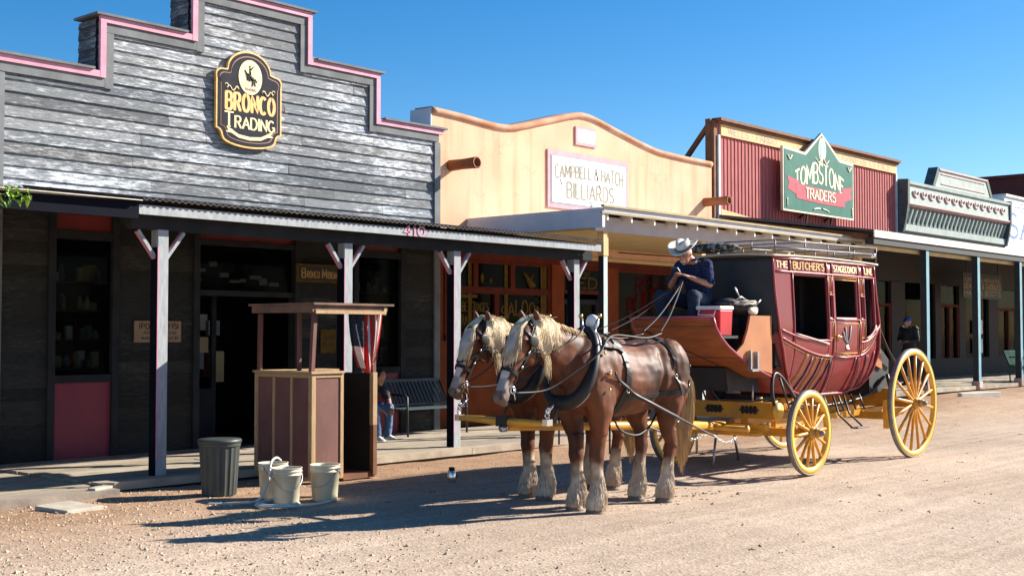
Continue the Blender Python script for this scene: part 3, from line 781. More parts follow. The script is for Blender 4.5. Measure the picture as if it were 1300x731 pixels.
mb=MB();lettering(mb,'T',cx-.45,4.70,SY-.013,.16,.21,sw=.15);lettering(mb,'RADING',cx-.26,4.70,SY-.013,.70,.165,sw=.18,gap=.22);mb.build('lettering',M['palegold'],sg)
mb=MB()
# ribbon under the words and scrolls by the medallion
P=[(cx-.36,4.66),(cx-.2,4.585),(cx,4.565),(cx+.2,4.585),(cx+.36,4.66)]
for a,b_ in zip(P,P[1:]): mb.add([(a[0],SY-.0135,a[1]-.03),(b_[0],SY-.0135,b_[1]-.03),(b_[0],SY-.0135,b_[1]+.02),(a[0],SY-.0135,a[1]+.02)],[(0,1,2,3)])
for s in (-1,1):
    mb.add([(cx+s*.30,SY-.0145,4.66),(cx+s*.42,SY-.0145,4.70),(cx+s*.38,SY-.0145,4.65),(cx+s*.43,SY-.0145,4.62),(cx+s*.31,SY-.0145,4.61)],[(0,1,2,3,4) if s>0 else (4,3,2,1,0)])
    mb.tube([(cx+s*(.21+.2*t/9),SY-.014,5.26+.035*math.sin(t*1.1)) for t in range(10)],[.016-.001*t for t in range(10)],5)
    mb.tube([(cx+s*(.42+.03*math.cos(t*.8)),SY-.014,5.29+.03*math.sin(t*.8)) for t in range(7)],.008,5)
mb.build('scrollwork',M['palegold'],sg)
mb=MB()   # bucking horse and rider, small dark figure on the medallion
hy=SY-.022
mb.loft([((cx-.06,hy,5.50),.012,.018),((cx,hy,5.47),.014,.032),((cx+.06,hy,5.42),.014,.030)],n=8)
for a,b_ in (((cx+.06,5.42),(cx+.09,5.34)),((cx+.05,5.41),(cx+.03,5.33)),((cx-.05,5.48),(cx-.01,5.40)),((cx-.06,5.50),(cx-.05,5.41)),((cx-.06,5.50),(cx-.10,5.56)),((cx+.0,5.50),(cx-.01,5.60)),((cx,5.57),(cx+.06,5.63)),((cx+.08,5.44),(cx+.12,5.40))):
    mb.tube([(a[0],hy,a[1]),(b_[0],hy,b_[1])],[.012,.006],6)
mb.ell((cx-.01,hy,5.62),(.012,.01,.014));mb.build('bucking_horse_emblem',M['black'],sg)
mb=MB();lettering(mb,'TRADING',cx-.10,5.26,SY-.019,.2,.04,sw=.2,serif=False);mb.build('lettering',M['rust'],sg)

# porch signs
def notice(name,label,x0,x1,z0,z1,y,bm,lines,lm,frame=None,group=None):
    t=thing(name,label,'sign',((x0+x1)/2,y,z0))
    MB().box(x0,y-.02,z0,x1,y,z1).build('board',M[bm],t)
    if frame:
        f=MB();w=.035;f.box(x0,y-.035,z0,x0+w,y-.018,z1).box(x1-w,y-.035,z0,x1,y-.018,z1).box(x0+w,y-.034,z0,x1-w,y-.018,z0+w).box(x0+w,y-.034,z1-w,x1-w,y-.018,z1)
        f.build('border',M[frame],t)
    mb=MB()
    for s,fx0,fx1,fz0,h in lines:
        lettering(mb,s,x0+(x1-x0)*fx0,z0+(z1-z0)*fz0,y-.0205,(x1-x0)*(fx1-fx0),(z1-z0)*h,sw=.17,serif=False)
    mb.build('lettering',M[lm],t)
    return t
notice('notice_board','tan notice with three lines of dark lettering behind the leftmost porch post',9.38,10.11,1.60,1.89,YB-.03,'boardtan',[('(POLITELY)SI',.1,.93,.62,.26),('KINDLY PLEASE',.2,.9,.38,.13),('MAKE YOUR WAY IN',.14,.93,.12,.15)],'black')
notice('hanging_sign','dark narrow sign with dull gold letters and gold border right of the store entrance',12.10,13.10,2.50,2.78,YB-.06,'black',[('B',.12,.19,.25,.5),('RONCO',.22,.46,.25,.36),('M',.52,.60,.25,.5),('ERCANTILE',.63,.93,.25,.36)],'signgold','dimgold')
notice('paper_notice','small orange tan notice on the siding seen through the booth',12.62,12.92,1.42,1.78,YB-.03,'dimgold',[('OPEN',.15,.85,.6,.15),('DAILY',.15,.85,.3,.15)],'black') 
# ================================================================ 2. PEACH STUCCO BUILDING
YC=15.35
def interp0(pts,t):
    if t<=pts[0][0]:return pts[0][1]
    for a,b in zip(pts,pts[1:]):
        if t<=b[0]: return a[1]+(b[1]-a[1])*(t-a[0])/(b[0]-a[0])
    return pts[-1][1]
cb=thing('stucco_building','peach stucco building with curved parapet above the billiards sign','building',(19.8,15.35,0))
def cprof(x):
    P=((15.2,5.57),(15.9,5.55),(17.0,5.48),(17.4,5.50),(18.39,5.76),(19.21,5.98),(19.55,6.03),(19.9,5.99),(20.62,5.84),(21.37,5.69),(22.11,5.57),(23.07,5.54),(24.3,5.53))
    f=lambda t:interp0(P,t)
    return (f(x-.15)+f(x)+f(x+.15))/3
xs=[15.30+(24.22-15.30)*i/70 for i in range(71)]
poly=[(15.30,3.2)]+[(x,cprof(x)) for x in xs]+[(24.22,3.2)]
MB().prism(poly,YC,YC+.35).build('stucco_wall',M['stucco'],cb)
cp=MB()
top=[(x,cprof(x)) for x in xs]
vs=[]
for x,z in top: vs+=[(x,YC-.05,z+.0),(x,YC-.045,z+.04),(x,YC+.0,z+.075),(x,YC+.40,z+.085),(x,YC+.40,z-.03),(x,YC-.02,z-.055)]
m=len(top);fs=[(6*i+k,6*i+6+k,6*i+6+(k+1)%6,6*i+(k+1)%6) for i in range(m-1) for k in range(6)]+[(0,1,2,3,4,5),tuple(range(6*m-1,6*m-7,-1))]
cp.add(vs,fs,True);cp.build('parapet_coping',M['cap'],cb)
MB().box(15.30,YC+.36,0,15.6,24,4.6).box(23.9,YC+.36,0,24.2,24,4.6).box(15.3,23.7,0,24.2,24,4.6).box(15.28,YC-.012,5.2,15.298,YC+.5,5.62).build('side_walls',M['canopygrey'],cb)
MB().box(15.3,YC+.36,4.62,24.2,24,4.7).build('roof',M['corr'],cb)
for x in (15.78,23.93):
    mb=MB();z=4.66
    mb.lathe([(.085,0),(.10,.02),(.09,.30),(.10,.62),(.105,.66),(.08,.662),(.075,.4)],(x,YC+.02,z),18,Matrix.Rotation(PI/2,3,'X')@Matrix.Identity(3),False)
    mb.build('clay_spout',M['spout'],cb)
    MB().lathe([(.075,0),(.01,.01)],(x,YC-.3,z),14,Matrix.Rotation(PI/2,3,'X')).build('spout_throat',M['black'],cb)
# storefront
W=MB()
W.box(15.28,YC,.05,15.62,YC+.2,3.2).box(23.9,YC,.05,24.25,YC+.2,3.2).box(15.62,YC,.10,18.5,YC+.2,1.62).box(15.62,YC,3.16,24.2,YC+.2,3.20).box(20.62,YC,.1,23.9,YC+.2,1.55)
W.build('storefront_panel',M['burnt'],cb)
q=MB();q.box(18.50,YC-.06,.1,18.86,YC+.2,3.16).box(20.24,YC-.06,.1,20.60,YC+.2,3.16).build('pilaster',M['burnt'],cb)
q=MB();q.box(15.62,YC-.07,3.04,24.2,YC-.002,3.16).box(15.62,YC-.05,1.60,18.49,YC-.003,1.70).box(20.62,YC-.05,1.55,23.9,YC-.003,1.64).build('sill_board',M['brownred'],cb)
MB().box(15.6,YC-.055,3.165,24.2,YC-.004,3.23).build('head_moulding',M['cream'],cb)
xs_=[15.62,16.42,17.42,18.49]
for a,b_ in zip(xs_,xs_[1:]): window(cb,a,b_,2.50,3.04,YC,'brownred',.06)
for a,b_ in ((15.62,16.98),(16.98,18.49)): window(cb,a,b_,1.70,2.50,YC,'brownred',.06)
window(cb,18.87,20.23,2.50,3.04,YC,'brownred',.07)
d=window(cb,18.95,20.15,.12,2.40,YC+.1,'darktrim',.1,mx=(19.55,),name='door')
window(cb,20.62,24.0-.1,2.3-.66,3.04,YC,'brownred',.07,mz=(1.78,))
# interior curtains, objects and walls
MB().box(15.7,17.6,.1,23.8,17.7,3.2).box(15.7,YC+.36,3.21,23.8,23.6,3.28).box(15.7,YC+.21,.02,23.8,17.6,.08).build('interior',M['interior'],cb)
cu=MB()
for x in (16.25,17.22,18.25,18.33): cu.box(x,YC+.012,1.78,x+.09,YC+.028,3.0)
cu.build('curtain_edge',M['dimgold'],cb)
cu=MB();cu.tube([(17.75,YC+.02,2.86),(17.85,YC+.02,2.78),(17.9,YC+.02,2.70),(17.98,YC+.02,2.62)],[.02,.035,.05,.07],8).tube([(18.02,YC+.02,2.84),(17.95,YC+.02,2.72),(18.0,YC+.02,2.6)],[.02,.04,.08],8).ell((16.62,YC+.02,2.72),(.04,.02,.09)).ell((16.85,YC+.02,2.68),(.03,.02,.05))
cu.build('display_ornament',M['dimgold'],cb)
mb=MB();lettering(mb,'COLD BEVERAGES',15.75,2.12,YC+.028,1.05,.16,sw=.16);lettering(mb,'GENERAL STORE',15.75,1.88,YC+.028,1.05,.17,sw=.16)
mb.box(15.75,YC+.02,2.36,16.5,YC+.03,2.42)
lettering(mb,'SALOON',17.15,1.95,YC+.028,1.15,.26,sw=.14,warp=lambda a,b:(a,b+.5*math.sin(a*PI)));lettering(mb,'FINE WINES',17.3,1.78,YC+.028,.9,.12,sw=.15)
mb.build('window_lettering',M['dimgold'],cb)
mb=MB();lettering(mb,'THE',19.3,2.84,YC+.028,.5,.10,sw=.2);lettering(mb,'RED',19.1,2.62,YC+.028,.9,.2,sw=.2);mb.build('transom_lettering',M['dimgold'],cb)
mb=MB()
sl=lambda a,b:(a,b+.55*a)
lettering(mb,'RED',21.35,2.52,YC+.028,.85,.34,sw=.15,warp=sl);lettering(mb,'BUFFALO',21.05,2.02,YC+.028,1.9,.42,sw=.15,warp=lambda a,b:(a,b+.9*a));lettering(mb,'TRADING',21.5,1.86,YC+.028,1.4,.14,sw=.18,serif=False,warp=lambda a,b:(a,b+1.4*a))
mb.build('window_lettering',M['redlet'],cb)
# canopy
cz=3.42
MB().box(16.2,12.30,3.70,27.0-.5,YC-.01,3.76).build('canopy_roof',M['canopygrey'],cb)
MB().box(16.26,12.62,cz,26.4,YC-.01,cz+.03).build('canopy_ceiling',M['cream'],cb)
MB().box(16.26,12.52,cz-.02,26.44,12.60,3.64).build('canopy_fascia',M['lilac'],cb)
MB().box(16.18,12.32,cz+.02,16.25,YC-.01,3.695).build('canopy_end_board',M['canopygrey'],cb)
MB().box(16.15,12.26,3.765,26.5,12.33,3.80).box(16.15,12.30,3.66,26.5,12.335,3.698).build('canopy_edge_trim',M['dullcream'],cb)
x=16.35;k=0
while x<26.4:
    q=MB();q.box(x-.03,12.345,3.60,x+.03,12.56,3.695);q.box(x-.02,12.335,3.56,x+.02,12.37,3.64);q.build('rafter_tail',M['creamlite'],cb)
    x+=.66
tr=MB();tr.tube([(20.5,15.2,3.36),(24.1,15.2,3.38)],.012,6);tr.build('curtain_rail',M['iron'],cb)
for x in (16.56,19.5,22.62,25.8):
    po=MB().box(x-.055,12.545,.09,x+.055,12.655,3.0).build('canopy_post',M['teal'],cb,bevel=.004)
    MB().box(x-.065,12.535,3.0,x+.065,12.665,cz-.021).build('post_block',M['wfcream'],po)
    MB().box(x-.0575,12.547,.1,x-.0555,12.653,3.0).build('painted_shade_side',M['darktrim'],po)  # unlit side of the post darkened by a thin sheet
# painted signs
sg=thing('billiards_sign','white board with pink border and bronze letters on the peach stucco wall','sign',(19.7,YC-.02,4.2))
MB().box(18.41,YC-.03,4.14,21.0,YC-.004,5.25).build('border',M['pinkfr'],sg)
MB().box(18.50,YC-.036,4.22,20.91,YC-.028,5.16).build('inner_line',M['greyline'],sg)
MB().box(18.53,YC-.042,4.25,20.88,YC-.034,5.13).build('board',M['offwhite'],sg)
mb=MB()
wv=lambda a,b:(a,b+.25*math.sin(a*PI*.95)-.05+(-.15*b if .2<a<.8 else 0))
lettering(mb,'CAMPBELL & HATCH',18.62,4.72,YC-.043,2.18,.27,sw=.14,gap=.22,serif=False,warp=wv)
lettering(mb,'BILLIARDS',18.98,4.36,YC-.043,1.5,.30,sw=.145,gap=.25,serif=False)
for x,z in ((18.78,4.70),(20.0,4.70),(19.72,4.34),(20.36,4.33)): mb.tube([(x,YC-.044,z),(x+.02,YC-.044,z-.07),(x+.05,YC-.044,z-.1)],.009,5)
mb.build('lettering',M['letgrey'],sg)
sg=thing('date_plaque','small white date plaque with pink border above the billiards sign','sign',(19.6,YC-.02,5.45))
MB().box(19.27,YC-.03,5.43,19.93,YC-.004,5.79).build('border',M['pinkfr'],sg)
MB().box(19.32,YC-.036,5.48,19.88,YC-.026,5.74).build('board',M['offwhite'],sg)
mb=MB();lettering(mb,'1880',19.40,5.55,YC-.037,.40,.12,sw=.1,gap=.3,serif=False);mb.build('lettering',M['goldsign'],sg)
# yellow spotted pole leaning at the window
mb=MB()
mb.tube([(21.28,15.0,.12),(20.86,15.2,1.95)],.035,8);o=mb.build('leaning_pole',M['dimgold'],label='yellow and black banded pole leaning in front of the saloon window',category='pole')
mb=MB()
for t in range(14):
    f=(t+.5)/14;mb.tube([(21.28-.42*f,15.0+.2*f,.12+1.83*f),(21.28-.42*(f+.02),15.0+.2*(f+.02),.12+1.83*(f+.02))],.038,8)
mb.build('band',M['black'],o)

# ================================================================ 3. RED BOARD AND BATTEN BUILDING
tb=thing('red_boarded_building','faded red board and batten false front with cream lettered top board','building',(29.1,15.35,0))
MB().box(24.46,YC,4.25,33.80,YC+.06,6.55).build('board_wall',M['redboard'],tb)
mb=MB();x=24.60
while x<33.75:
    mb.box(x-.013,YC-.016,4.38,x+.013,YC-.001,6.22);x+=.155
mb.build('batten_strip',M['redboard'],tb)
MB().box(24.50,YC-.035,4.22,33.8,YC-.003,4.38).build('bottom_board',M['redboard'],tb)
mb=MB();mb.add([(24.56,YC-.04,4.30),(27.6,YC-.04,4.30),(24.56,YC-.04,4.56)],[(0,1,2)]);mb.build('flashing_wedge',M['wfcream'],tb)
MB().box(24.56,YC-.05,6.24,33.80,YC-.003,6.55).build('top_board',M['wfcream'],tb)
MB().box(24.40,YC-.15,6.555,33.9,YC+.1,6.62).box(24.40,YC-.09,6.49,33.88,YC-.052,6.553).build('cornice_cap',M['brownwood'],tb)
mb=MB();lettering(mb,'WELLS - FARGO',24.85,6.29,YC-.051,2.2,.15,sw=.15);lettering(mb,'EXPRESS OFFICE',30.2,6.29,YC-.051,3.2,.15,sw=.15);mb.build('lettering',M['wftext'],tb)
MB().box(24.44,YC-.055,4.25,24.52,YC-.001,6.24).box(33.74,YC-.055,4.3,33.83,YC-.001,6.24).build('corner_trim',M['whitetrim'],tb)
mb=MB();mb.box(24.28,YC+.07,3.3,24.42,YC+.2,6.6).bar((24.34,YC+.16,6.45),(24.34,YC+1.5,4.9),.09,.1).box(24.3,YC-.02,4.3,24.43,YC+.069,6.55)
for x in (27.5,30.5,33.6): mb.bar((x,YC+.1,6.3),(x,YC+1.7,4.8),.09,.1)
mb.build('brace_timber',M['brownwood'],tb)
MB().box(24.45,YC+.07,0,24.7,25,4.9).box(33.5,YC+.07,0,33.75,25,4.9).box(24.45,24.8,0,33.8,25,4.9).box(24.45,YC+.06,4.75,33.8,25,4.85).build('side_walls',M['darktrim'],tb)
# long canopy shared by the far shops
fc=thing('long_shop_canopy','long shingled canopy with white fascia on blue edged posts along the far shops','canopy',(36,12,0.45))
CF=11.7
mb=MB();mb.tint=None
vs=[(24.7,CF,3.90),(56,CF,3.90),(56,YC-.05,4.42),(24.45,YC-.05,4.42),(24.7,CF,3.85),(56,CF,3.85),(56,YC-.05,4.36),(24.45,YC-.05,4.36)]
mb.add(vs,[(0,1,2,3),(7,6,5,4),(4,5,1,0),(5,6,2,1),(6,7,3,2),(7,4,0,3)]);mb.build('canopy_roof',M['shingle'],fc)
MB().box(24.68,CF-.03,3.74,56,CF-.002,3.89).build('fascia',M['whitefascia'],fc)
MB().box(24.70,CF+.0,3.60,56,CF+.2,3.73).build('header_beam',M['darkheader'],fc)
mb=MB();x=24.9
while x<55: mb.bar((x,CF+.2,3.76),(x,YC-.06,4.27),.06,.12);x+=.8
mb.build('rafter',M['brownwood'],fc)
MB().box(24.75,CF+.21,3.52,56,CF+.27,3.66).build('inner_trim',M['cream'],fc)
for x in (27.45,30.45,33.3,36.3,39.4,42.4):
    po=MB().box(x-.075,CF+.02,.44,x+.075,CF+.17,3.60).build('canopy_post',M['farpost'],fc)
    MB().box(x-.0775,CF+.0225,.45,x-.0755,CF+.1675,3.6).build('painted_shade_side',M['darkheader'],po)  # shade on the side away from the sun, put in as dark sheet
    MB().box(x-.10,CF-.005,.43,x+.10,CF+.195,.58).build('post_foot',M['cornpink'],po)
# storefronts under it
W=MB();W.box(24.5,YC-.001,.3,56,YC+.15,1.0).box(24.5,YC,3.2,56,YC+.15,4.3)
x=24.5
for a,b_ in ((24.5,24.9),(26.9,27.2),(28.6,29.2),(31.0,31.4),(33.4,34.3),(36.4,36.8),(38.2,38.7),(40.6,41.4),(43.4,44.2),(47,48),(52,56)): W.box(a,YC-.03,1.0,b_,YC+.15,3.2)
W.build('storefront_wall',M['farpostdark'],tb)
pn=MB()
for a,b_ in ((24.9,26.9),(27.2,28.6),(29.2,31.0),(31.4,33.4),(34.3,36.4),(36.8,38.2),(38.7,40.6),(41.4,43.4),(44.2,47),(48,52)): pn.box(a,YC+.06,1.0,b_,YC+.08,3.2)
pn.build('pane',M['glass'],tb)
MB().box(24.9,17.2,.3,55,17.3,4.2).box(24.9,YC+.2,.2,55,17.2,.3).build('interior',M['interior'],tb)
fr=MB()
for a,b_,z in ((27.2,28.6,2.6),(31.4,33.4,2.5),(36.8,38.2,2.55),(41.4,43.4,2.5)):
    fr.box(a,YC-.01,z,b_,YC+.05,z+.08).box((a+b_)/2-.05,YC-.01,1.0,(a+b_)/2+.05,YC+.05,z).box(a,YC-.012,1.0,a+.1,YC+.05,z).box(b_-.1,YC-.012,1.0,b_,YC+.05,z)
fr.build('door_frame',M['brownred'],tb)
ns=notice('trade_sign','dark wide board with three rows of dull gold letters under the far canopy',36.15,39.2,2.78,3.52,14.4,'black',[('LONGHORN & MERCANTILE',.06,.94,.68,.13),('LEATHER & SADDLES',.04,.96,.40,.2),('HATS & BOOTS',.04,.96,.12,.2)],'signgold')
MB().bar((36.4,14.39,3.52),(36.4,14.39,4.2),.02,.02).bar((38.9,14.39,3.52),(38.9,14.39,4.2),.02,.02).build('hanger',M['iron'],ns)
for i,(x,z) in enumerate(((39.75,1.95),(39.75,1.35))):
    o=MB().box(x-.22,YC-.06,z-.22,x+.22,YC-.035,z+.22).build('window_poster',M['offwhite'],label=('upper' if i==0 else 'lower')+' of two small pale posters beside the far shop door',category='poster')
# ---- green sign with gable
GY=15.06
sg=thing('gabled_sign','green pointed sign board with cream arched lettering before the red boards','sign',(28.8,GY,4.69))
gp=[(26.93,4.69),(30.63,4.69),(30.63,6.17),(29.88,6.20),(28.90,6.78),(28.02,6.20),(26.93,6.25)]
def insetp(p,d):
    cx=28.8;cz=5.45;out=[]
    for x,z in p: out.append((x+(d if x<cx-.3 else -d if x>cx+.3 else 0),z+(d if z<5 else -d*1.25)))
    return out
MB().prism(gp,GY,GY+.07).build('rim',M['signcream'],sg)
MB().prism(insetp(gp,.05),GY-.008,GY+.02).build('board',M['signgreen'],sg)
mb=MB()
lettering(mb,'TOMBSTONE',27.50,5.42,GY-.011,2.56,.36,sw=.17,gap=.18,serif=True,warp=lambda a,b:(a,b*(1.0+.42*math.sin(PI*a))+.50*math.sin(PI*a)-.35+.05))
lettering(mb,'TRADERS',28.02,5.08,GY-.022,1.55,.24,sw=.2,gap=.2)
lettering(mb,'THE',28.77,5.98,GY-.011,.2,.08,sw=.2,serif=False)
mb.build('lettering',M['signcream'],sg)
mb=MB();P=[(27.35,5.30),(27.9,5.17),(28.8,5.16),(29.7,5.13),(30.3,5.20)]
mb.add([(27.55,GY-.015,5.03),(28.8,GY-.015,4.98),(30.1,GY-.015,4.98),(30.1,GY-.015,5.34),(28.8,GY-.015,5.36),(27.55,GY-.015,5.40)],[(0,1,2,3,4,5)])
for s in (-1,1):
    c=28.82
    mb.add([(c+s*1.28,GY-.013,5.12),(c+s*1.70,GY-.013,5.24),(c+s*1.62,GY-.013,5.38),(c+s*1.72,GY-.013,5.55),(c+s*1.10,GY-.013,5.46)],[(0,1,2,3,4) if s>0 else (4,3,2,1,0)])
mb.build('ribbon',M['signred'],sg)
mb=MB();mb.prism(arc(28.9,6.36,.20,.30,0,360,24)[:-1],GY-.014,GY-.009)
for s in (-1,1):
    mb.tube([(28.9+s*(.05+.35*t/8),GY-.012,6.06+.05*math.cos(t*.9)) for t in range(9)],[.03-.003*t for t in range(9)],5)
    mb.tube([(28.8+s*(1.45+.22*t/6),GY-.012,6.0+.05*math.cos(t)) for t in range(7)],.022,5)
    mb.tube([(28.82+s*(.05+.36*t/6),GY-.012,4.86-.05*(t/6)**2) for t in range(7)],.018,5)
    mb.tube([(28.8+s*1.70,GY-.012,4.8+.04*t) for t in range(6)],.02,5)
mb.build('scrollwork',M['signcream'],sg)
mb=MB();mb.prism(arc(28.9,6.36,.15,.24,0,360,24)[:-1],GY-.019,GY-.014);mb.build('emblem_field',M['signblue'],sg)
mb=MB();mb.prism([(28.86,6.2),(28.94,6.2),(28.93,6.42),(28.9,6.52),(28.87,6.42)],GY-.024,GY-.019).prism([(28.8,6.18),(29.0,6.18),(29.0,6.21),(28.8,6.21)],GY-.024,GY-.019);mb.build('tower_emblem',M['signcream'],sg)
mb=MB()
for x in (28.2,29.5): mb.bar((x,GY+.07,4.75),(x,YC-.03,4.60),.05,.05).bar((x,GY+.05,4.68),(x,YC-.2,4.42),.04,.04).box(x-.04,GY+.071,4.8,x+.04,YC-.025,4.9).box(x-.04,GY+.071,6.0,x+.04,YC-.055,6.1)
mb.build('bracket',M['iron'],sg)

# ================================================================ 4. GREY GREEN CORNICE
gc=thing('pressed_metal_cornice_building','shopfront with leaning grey green metal cornice and raised centre block','building',(38.4,15.35,0))
def slabz(x0,x1,z0,z1,y0,y1): return None
mb=MB();x0,x1=33.98,41.85
prof=[(15.32,4.62),(15.02,4.66),(15.0,4.80),(15.20,4.84)]
ym=lambda y:15.34-(15.34-y)*.5
def band(mb,x0,x1,pr):     # pr = [(y,z)] outline closed, extruded along x
    pr=[(ym(y),z) for y,z in pr];n=len(pr);vs=[(x0,y,z) for y,z in pr]+[(x1,y,z) for y,z in pr]
    mb.add(vs,[tuple(range(n)),tuple(range(2*n-1,n-1,-1))]+[(i,i+n,(i+1)%n+n,(i+1)%n) for i in range(n)])
band(mb,x0,x1,[(15.34,4.60),(15.06,4.66),(15.04,4.84),(15.2,4.86),(15.34,4.86)])
band(mb,x0,x1,[(15.34,5.44),(14.78,5.44),(14.80,5.96),(15.34,5.96)])
band(mb,x0,x1,[(15.34,5.961),(14.70,5.961),(14.68,6.04),(15.34,6.06)])
mb.build('cornice',M['cornice'],gc)
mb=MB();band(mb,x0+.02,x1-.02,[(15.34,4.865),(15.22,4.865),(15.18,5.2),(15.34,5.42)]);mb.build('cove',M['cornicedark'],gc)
mb=MB();band(mb,x0,x1,[(15.34,5.32),(14.84,5.34),(14.72,5.40),(14.72,5.436),(15.34,5.436)]);mb.build('ledge',M['cornpink'],gc)
mb=MB();x=34.2
while x<41.7:
    mb.add([(x-.05,ym(15.2),4.87),(x+.05,ym(15.2),4.87),(x+.05,ym(14.9),5.3),(x-.05,ym(14.9),5.3),(x-.05,15.3,5.3),(x+.05,15.3,5.3)],[(0,1,2,3),(0,3,4),(1,5,2)]);x+=.3
mb.build('bracket_row',M['cornice'],gc,kind='stuff') if False else mb.build('bracket_row',M['cornice'],gc)
mb=MB();x=34.5;k=0
while x<41.6:
    mb.tube([(x+.19*math.cos(R(180+18*t)),ym(14.785)-.01,5.78+.15*math.sin(R(180+18*t))) for t in range(11)],.03,6)
    mb.ell((x,ym(14.79)-.01,5.76),(.06,.02,.07));x+=.56
mb.build('swag_ornament',M['cornpink'],gc)
for s,x in ((-1,x0-.03),(1,x1+.03)):
    mb=MB();band(mb,x-.06,x+.06,[(15.34,4.6),(15.0,4.62),(14.82,5.0),(14.70,5.4),(14.68,6.09),(15.34,6.11)]);mb.build('end_bracket',M['cornicedark'],gc)
mb=MB();mb.prism([(35.9,6.065),(40.2,6.065),(39.85,6.56),(36.25,6.56)],15.08,15.34);mb.build('raised_block',M['cornice'],gc)
mb=MB();mb.box(36.2,15.04,6.561,39.9,15.36,6.61).box(36.35,15.06,6.16,39.75,15.078,6.19).box(36.35,15.06,6.45,39.75,15.078,6.48).build('block_moulding',M['cornpink'],gc)
mb=MB();mb.prism([(35.72,6.066),(35.89,6.066),(36.24,6.56),(36.1,6.65)],15.06,15.36).prism([(40.21,6.066),(40.38,6.066),(40.0,6.65),(39.86,6.56)],15.06,15.36).build('block_end',M['cornicedark'],gc)
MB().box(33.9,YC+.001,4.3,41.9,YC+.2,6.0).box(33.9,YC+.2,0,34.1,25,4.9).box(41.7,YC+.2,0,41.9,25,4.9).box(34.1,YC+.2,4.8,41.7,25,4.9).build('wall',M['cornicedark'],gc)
# ================================================================ 5. WHITE LETTERED FRONT AND BRICK BUILDING
wb=thing('white_board_front','white false front with large blue painted letters at the right edge','building',(49,15.4,0))
MB().box(41.92,YC-.1,4.3,56,YC+.3,6.28).build('board_wall',M['whitewall'],wb)
MB().box(41.92,YC-.16,6.281,56,YC+.32,6.36).build('cap_board',M['whitefascia'],wb)
mb=MB();lettering(mb,'SALOON',42.3,4.95,YC-.102,7.0,.8,sw=.16);lettering(mb,'THE FINEST',42.2,5.86,YC-.102,5.5,.26,sw=.18);mb.build('lettering',M['bluelet'],wb)
MB().box(41.95,YC+.31,0,56,26,4.9).build('building_body',M['farpostdark'],wb)
bb=thing('brick_building','dark red brick building rising behind the far end of the street','building',(60,21,0))
MB().box(50,15.7,4.91,75,19.2,7.85).build('brick_wall',M['brick'],bb)
MB().box(49.9,15.65,7.851,75.1,19.3,7.98).build('parapet_cap',M['brick'],bb)
# ================================================================ TICKET BOOTH
X0,X1,Y0,Y1=9.33,10.36,11.28,12.32
bt=thing('ticket_booth','small brown ticket booth with light battens and flat roof beside the white buckets','booth',(9.85,11.8,0))
tz=1.25
fr=MB();w=.05
for x in (X0,9.66,10.00):      # left side battens are on the x=X0 face: handled below
    pass
# corner posts of the lower cabinet
fr.box(X0-.012,Y0-.012,.03,X0+w,Y0+w,tz).box(X0-.012,Y1-w,.03,X0+w,Y1+.012,tz).box(X1-w,Y1-w,.03,X1+.012,Y1+.012,tz)
fr.box(X0+.42,Y0-.012,.03,X0+.47,Y0+.04,tz)            # right edge of the closed front panel
fr.box(X0+w,Y0-.011,.03,X0+.42,Y0+.03,.08).box(X0+w,Y0-.011,tz-.045,X0+.42,Y0+.03,tz)
for y in (Y0+.36,Y0+.69): fr.box(X0-.012,y-.02,.03,X0+.02,y+.02,tz-.045)
fr.box(X0-.011,Y0+w,tz-.045,X0+.03,Y1-w,tz).box(X0-.011,Y0+w,.03,X0+.03,Y1-w,.07)
fr.box(X1-.10,Y0-.012,.62,X1-.03,Y0+.05,tz)
fr.build('batten_frame',M['batten'],bt,bevel=.004)
MB().box(X1-.09,Y0-.010,.03,X1-.03,Y0+.05,.618).box(X0+.5,Y0+.02,.0,X1-.03,Y1-.06,.06).build('dark_post',M['brownwood'],bt)
MB().box(X0+.001,Y0+.001,.04,X0+.42,Y0+.02,tz-.01).build('front_panel',M['boothbrown'],bt)
MB().box(X0+.002,Y0+.021,.04,X0+.02,Y1-.02,tz-.01).build('left_side_panel',M['boothbrown'],bt)
MB().box(X1-.02,Y0+.051,.04,X1-.002,Y1-.02,tz-.01).box(X0+.02,Y1-.02,.04,X1-.02,Y1-.003,tz-.01).build('rear_panel',M['interior'],bt)  # inner panels coloured near black for the shade inside the booth
MB().box(X0-.03,Y0-.03,tz+.002,X0+.47,Y1+.03,tz+.03).box(X0+.471,Y1-.3,tz+.002,X1+.02,Y1+.03,tz+.028).build('counter',M['batten'],bt)
lean=.05
up=MB()
up.bar((X0+.02,Y0+.03,tz+.03),(X0+.06,Y0+.03,1.96),.05,.05).bar((X0+.22,Y0+.5,tz+.03),(X0+.22,Y0+.5,1.96),.035,.045).bar((X0+.03,Y1-.03,tz+.03),(X0+.04,Y1-.03,1.95),.045,.045).bar((X1-.06,Y0+.03,tz),(X1-.07,Y0+.03,1.96),.05,.05)
up.build('roof_post',M['boothbrown'],bt)
rf=MB();rf.box(X0-.06,Y0-.10,2.045,X1+.16,Y1+.08,2.07);rf.build('roof_sheet',M['boothroof'],bt)
rf=MB();rf.box(X0-.045,Y0-.06,1.96,X0-.01,Y1+.03,2.043).box(X0-.009,Y0-.065,1.985,X1+.04,Y0-.035,2.043).box(X1+.01,Y0-.034,1.97,X1+.039,Y1+.03,2.043).box(X0-.009,Y1,1.97,X1+.009,Y1+.03,2.04);rf.build('roof_fascia',M['boothroof'],bt)
MB().box(X0-.008,Y0-.08,1.945,X1+.05,Y0-.045,1.984).bar((X1+.02,Y0-.062,1.945),(X1+.05,Y0-.062,2.03),.05,.03,(0,1,0)).build('front_rail',M['batten'],bt)
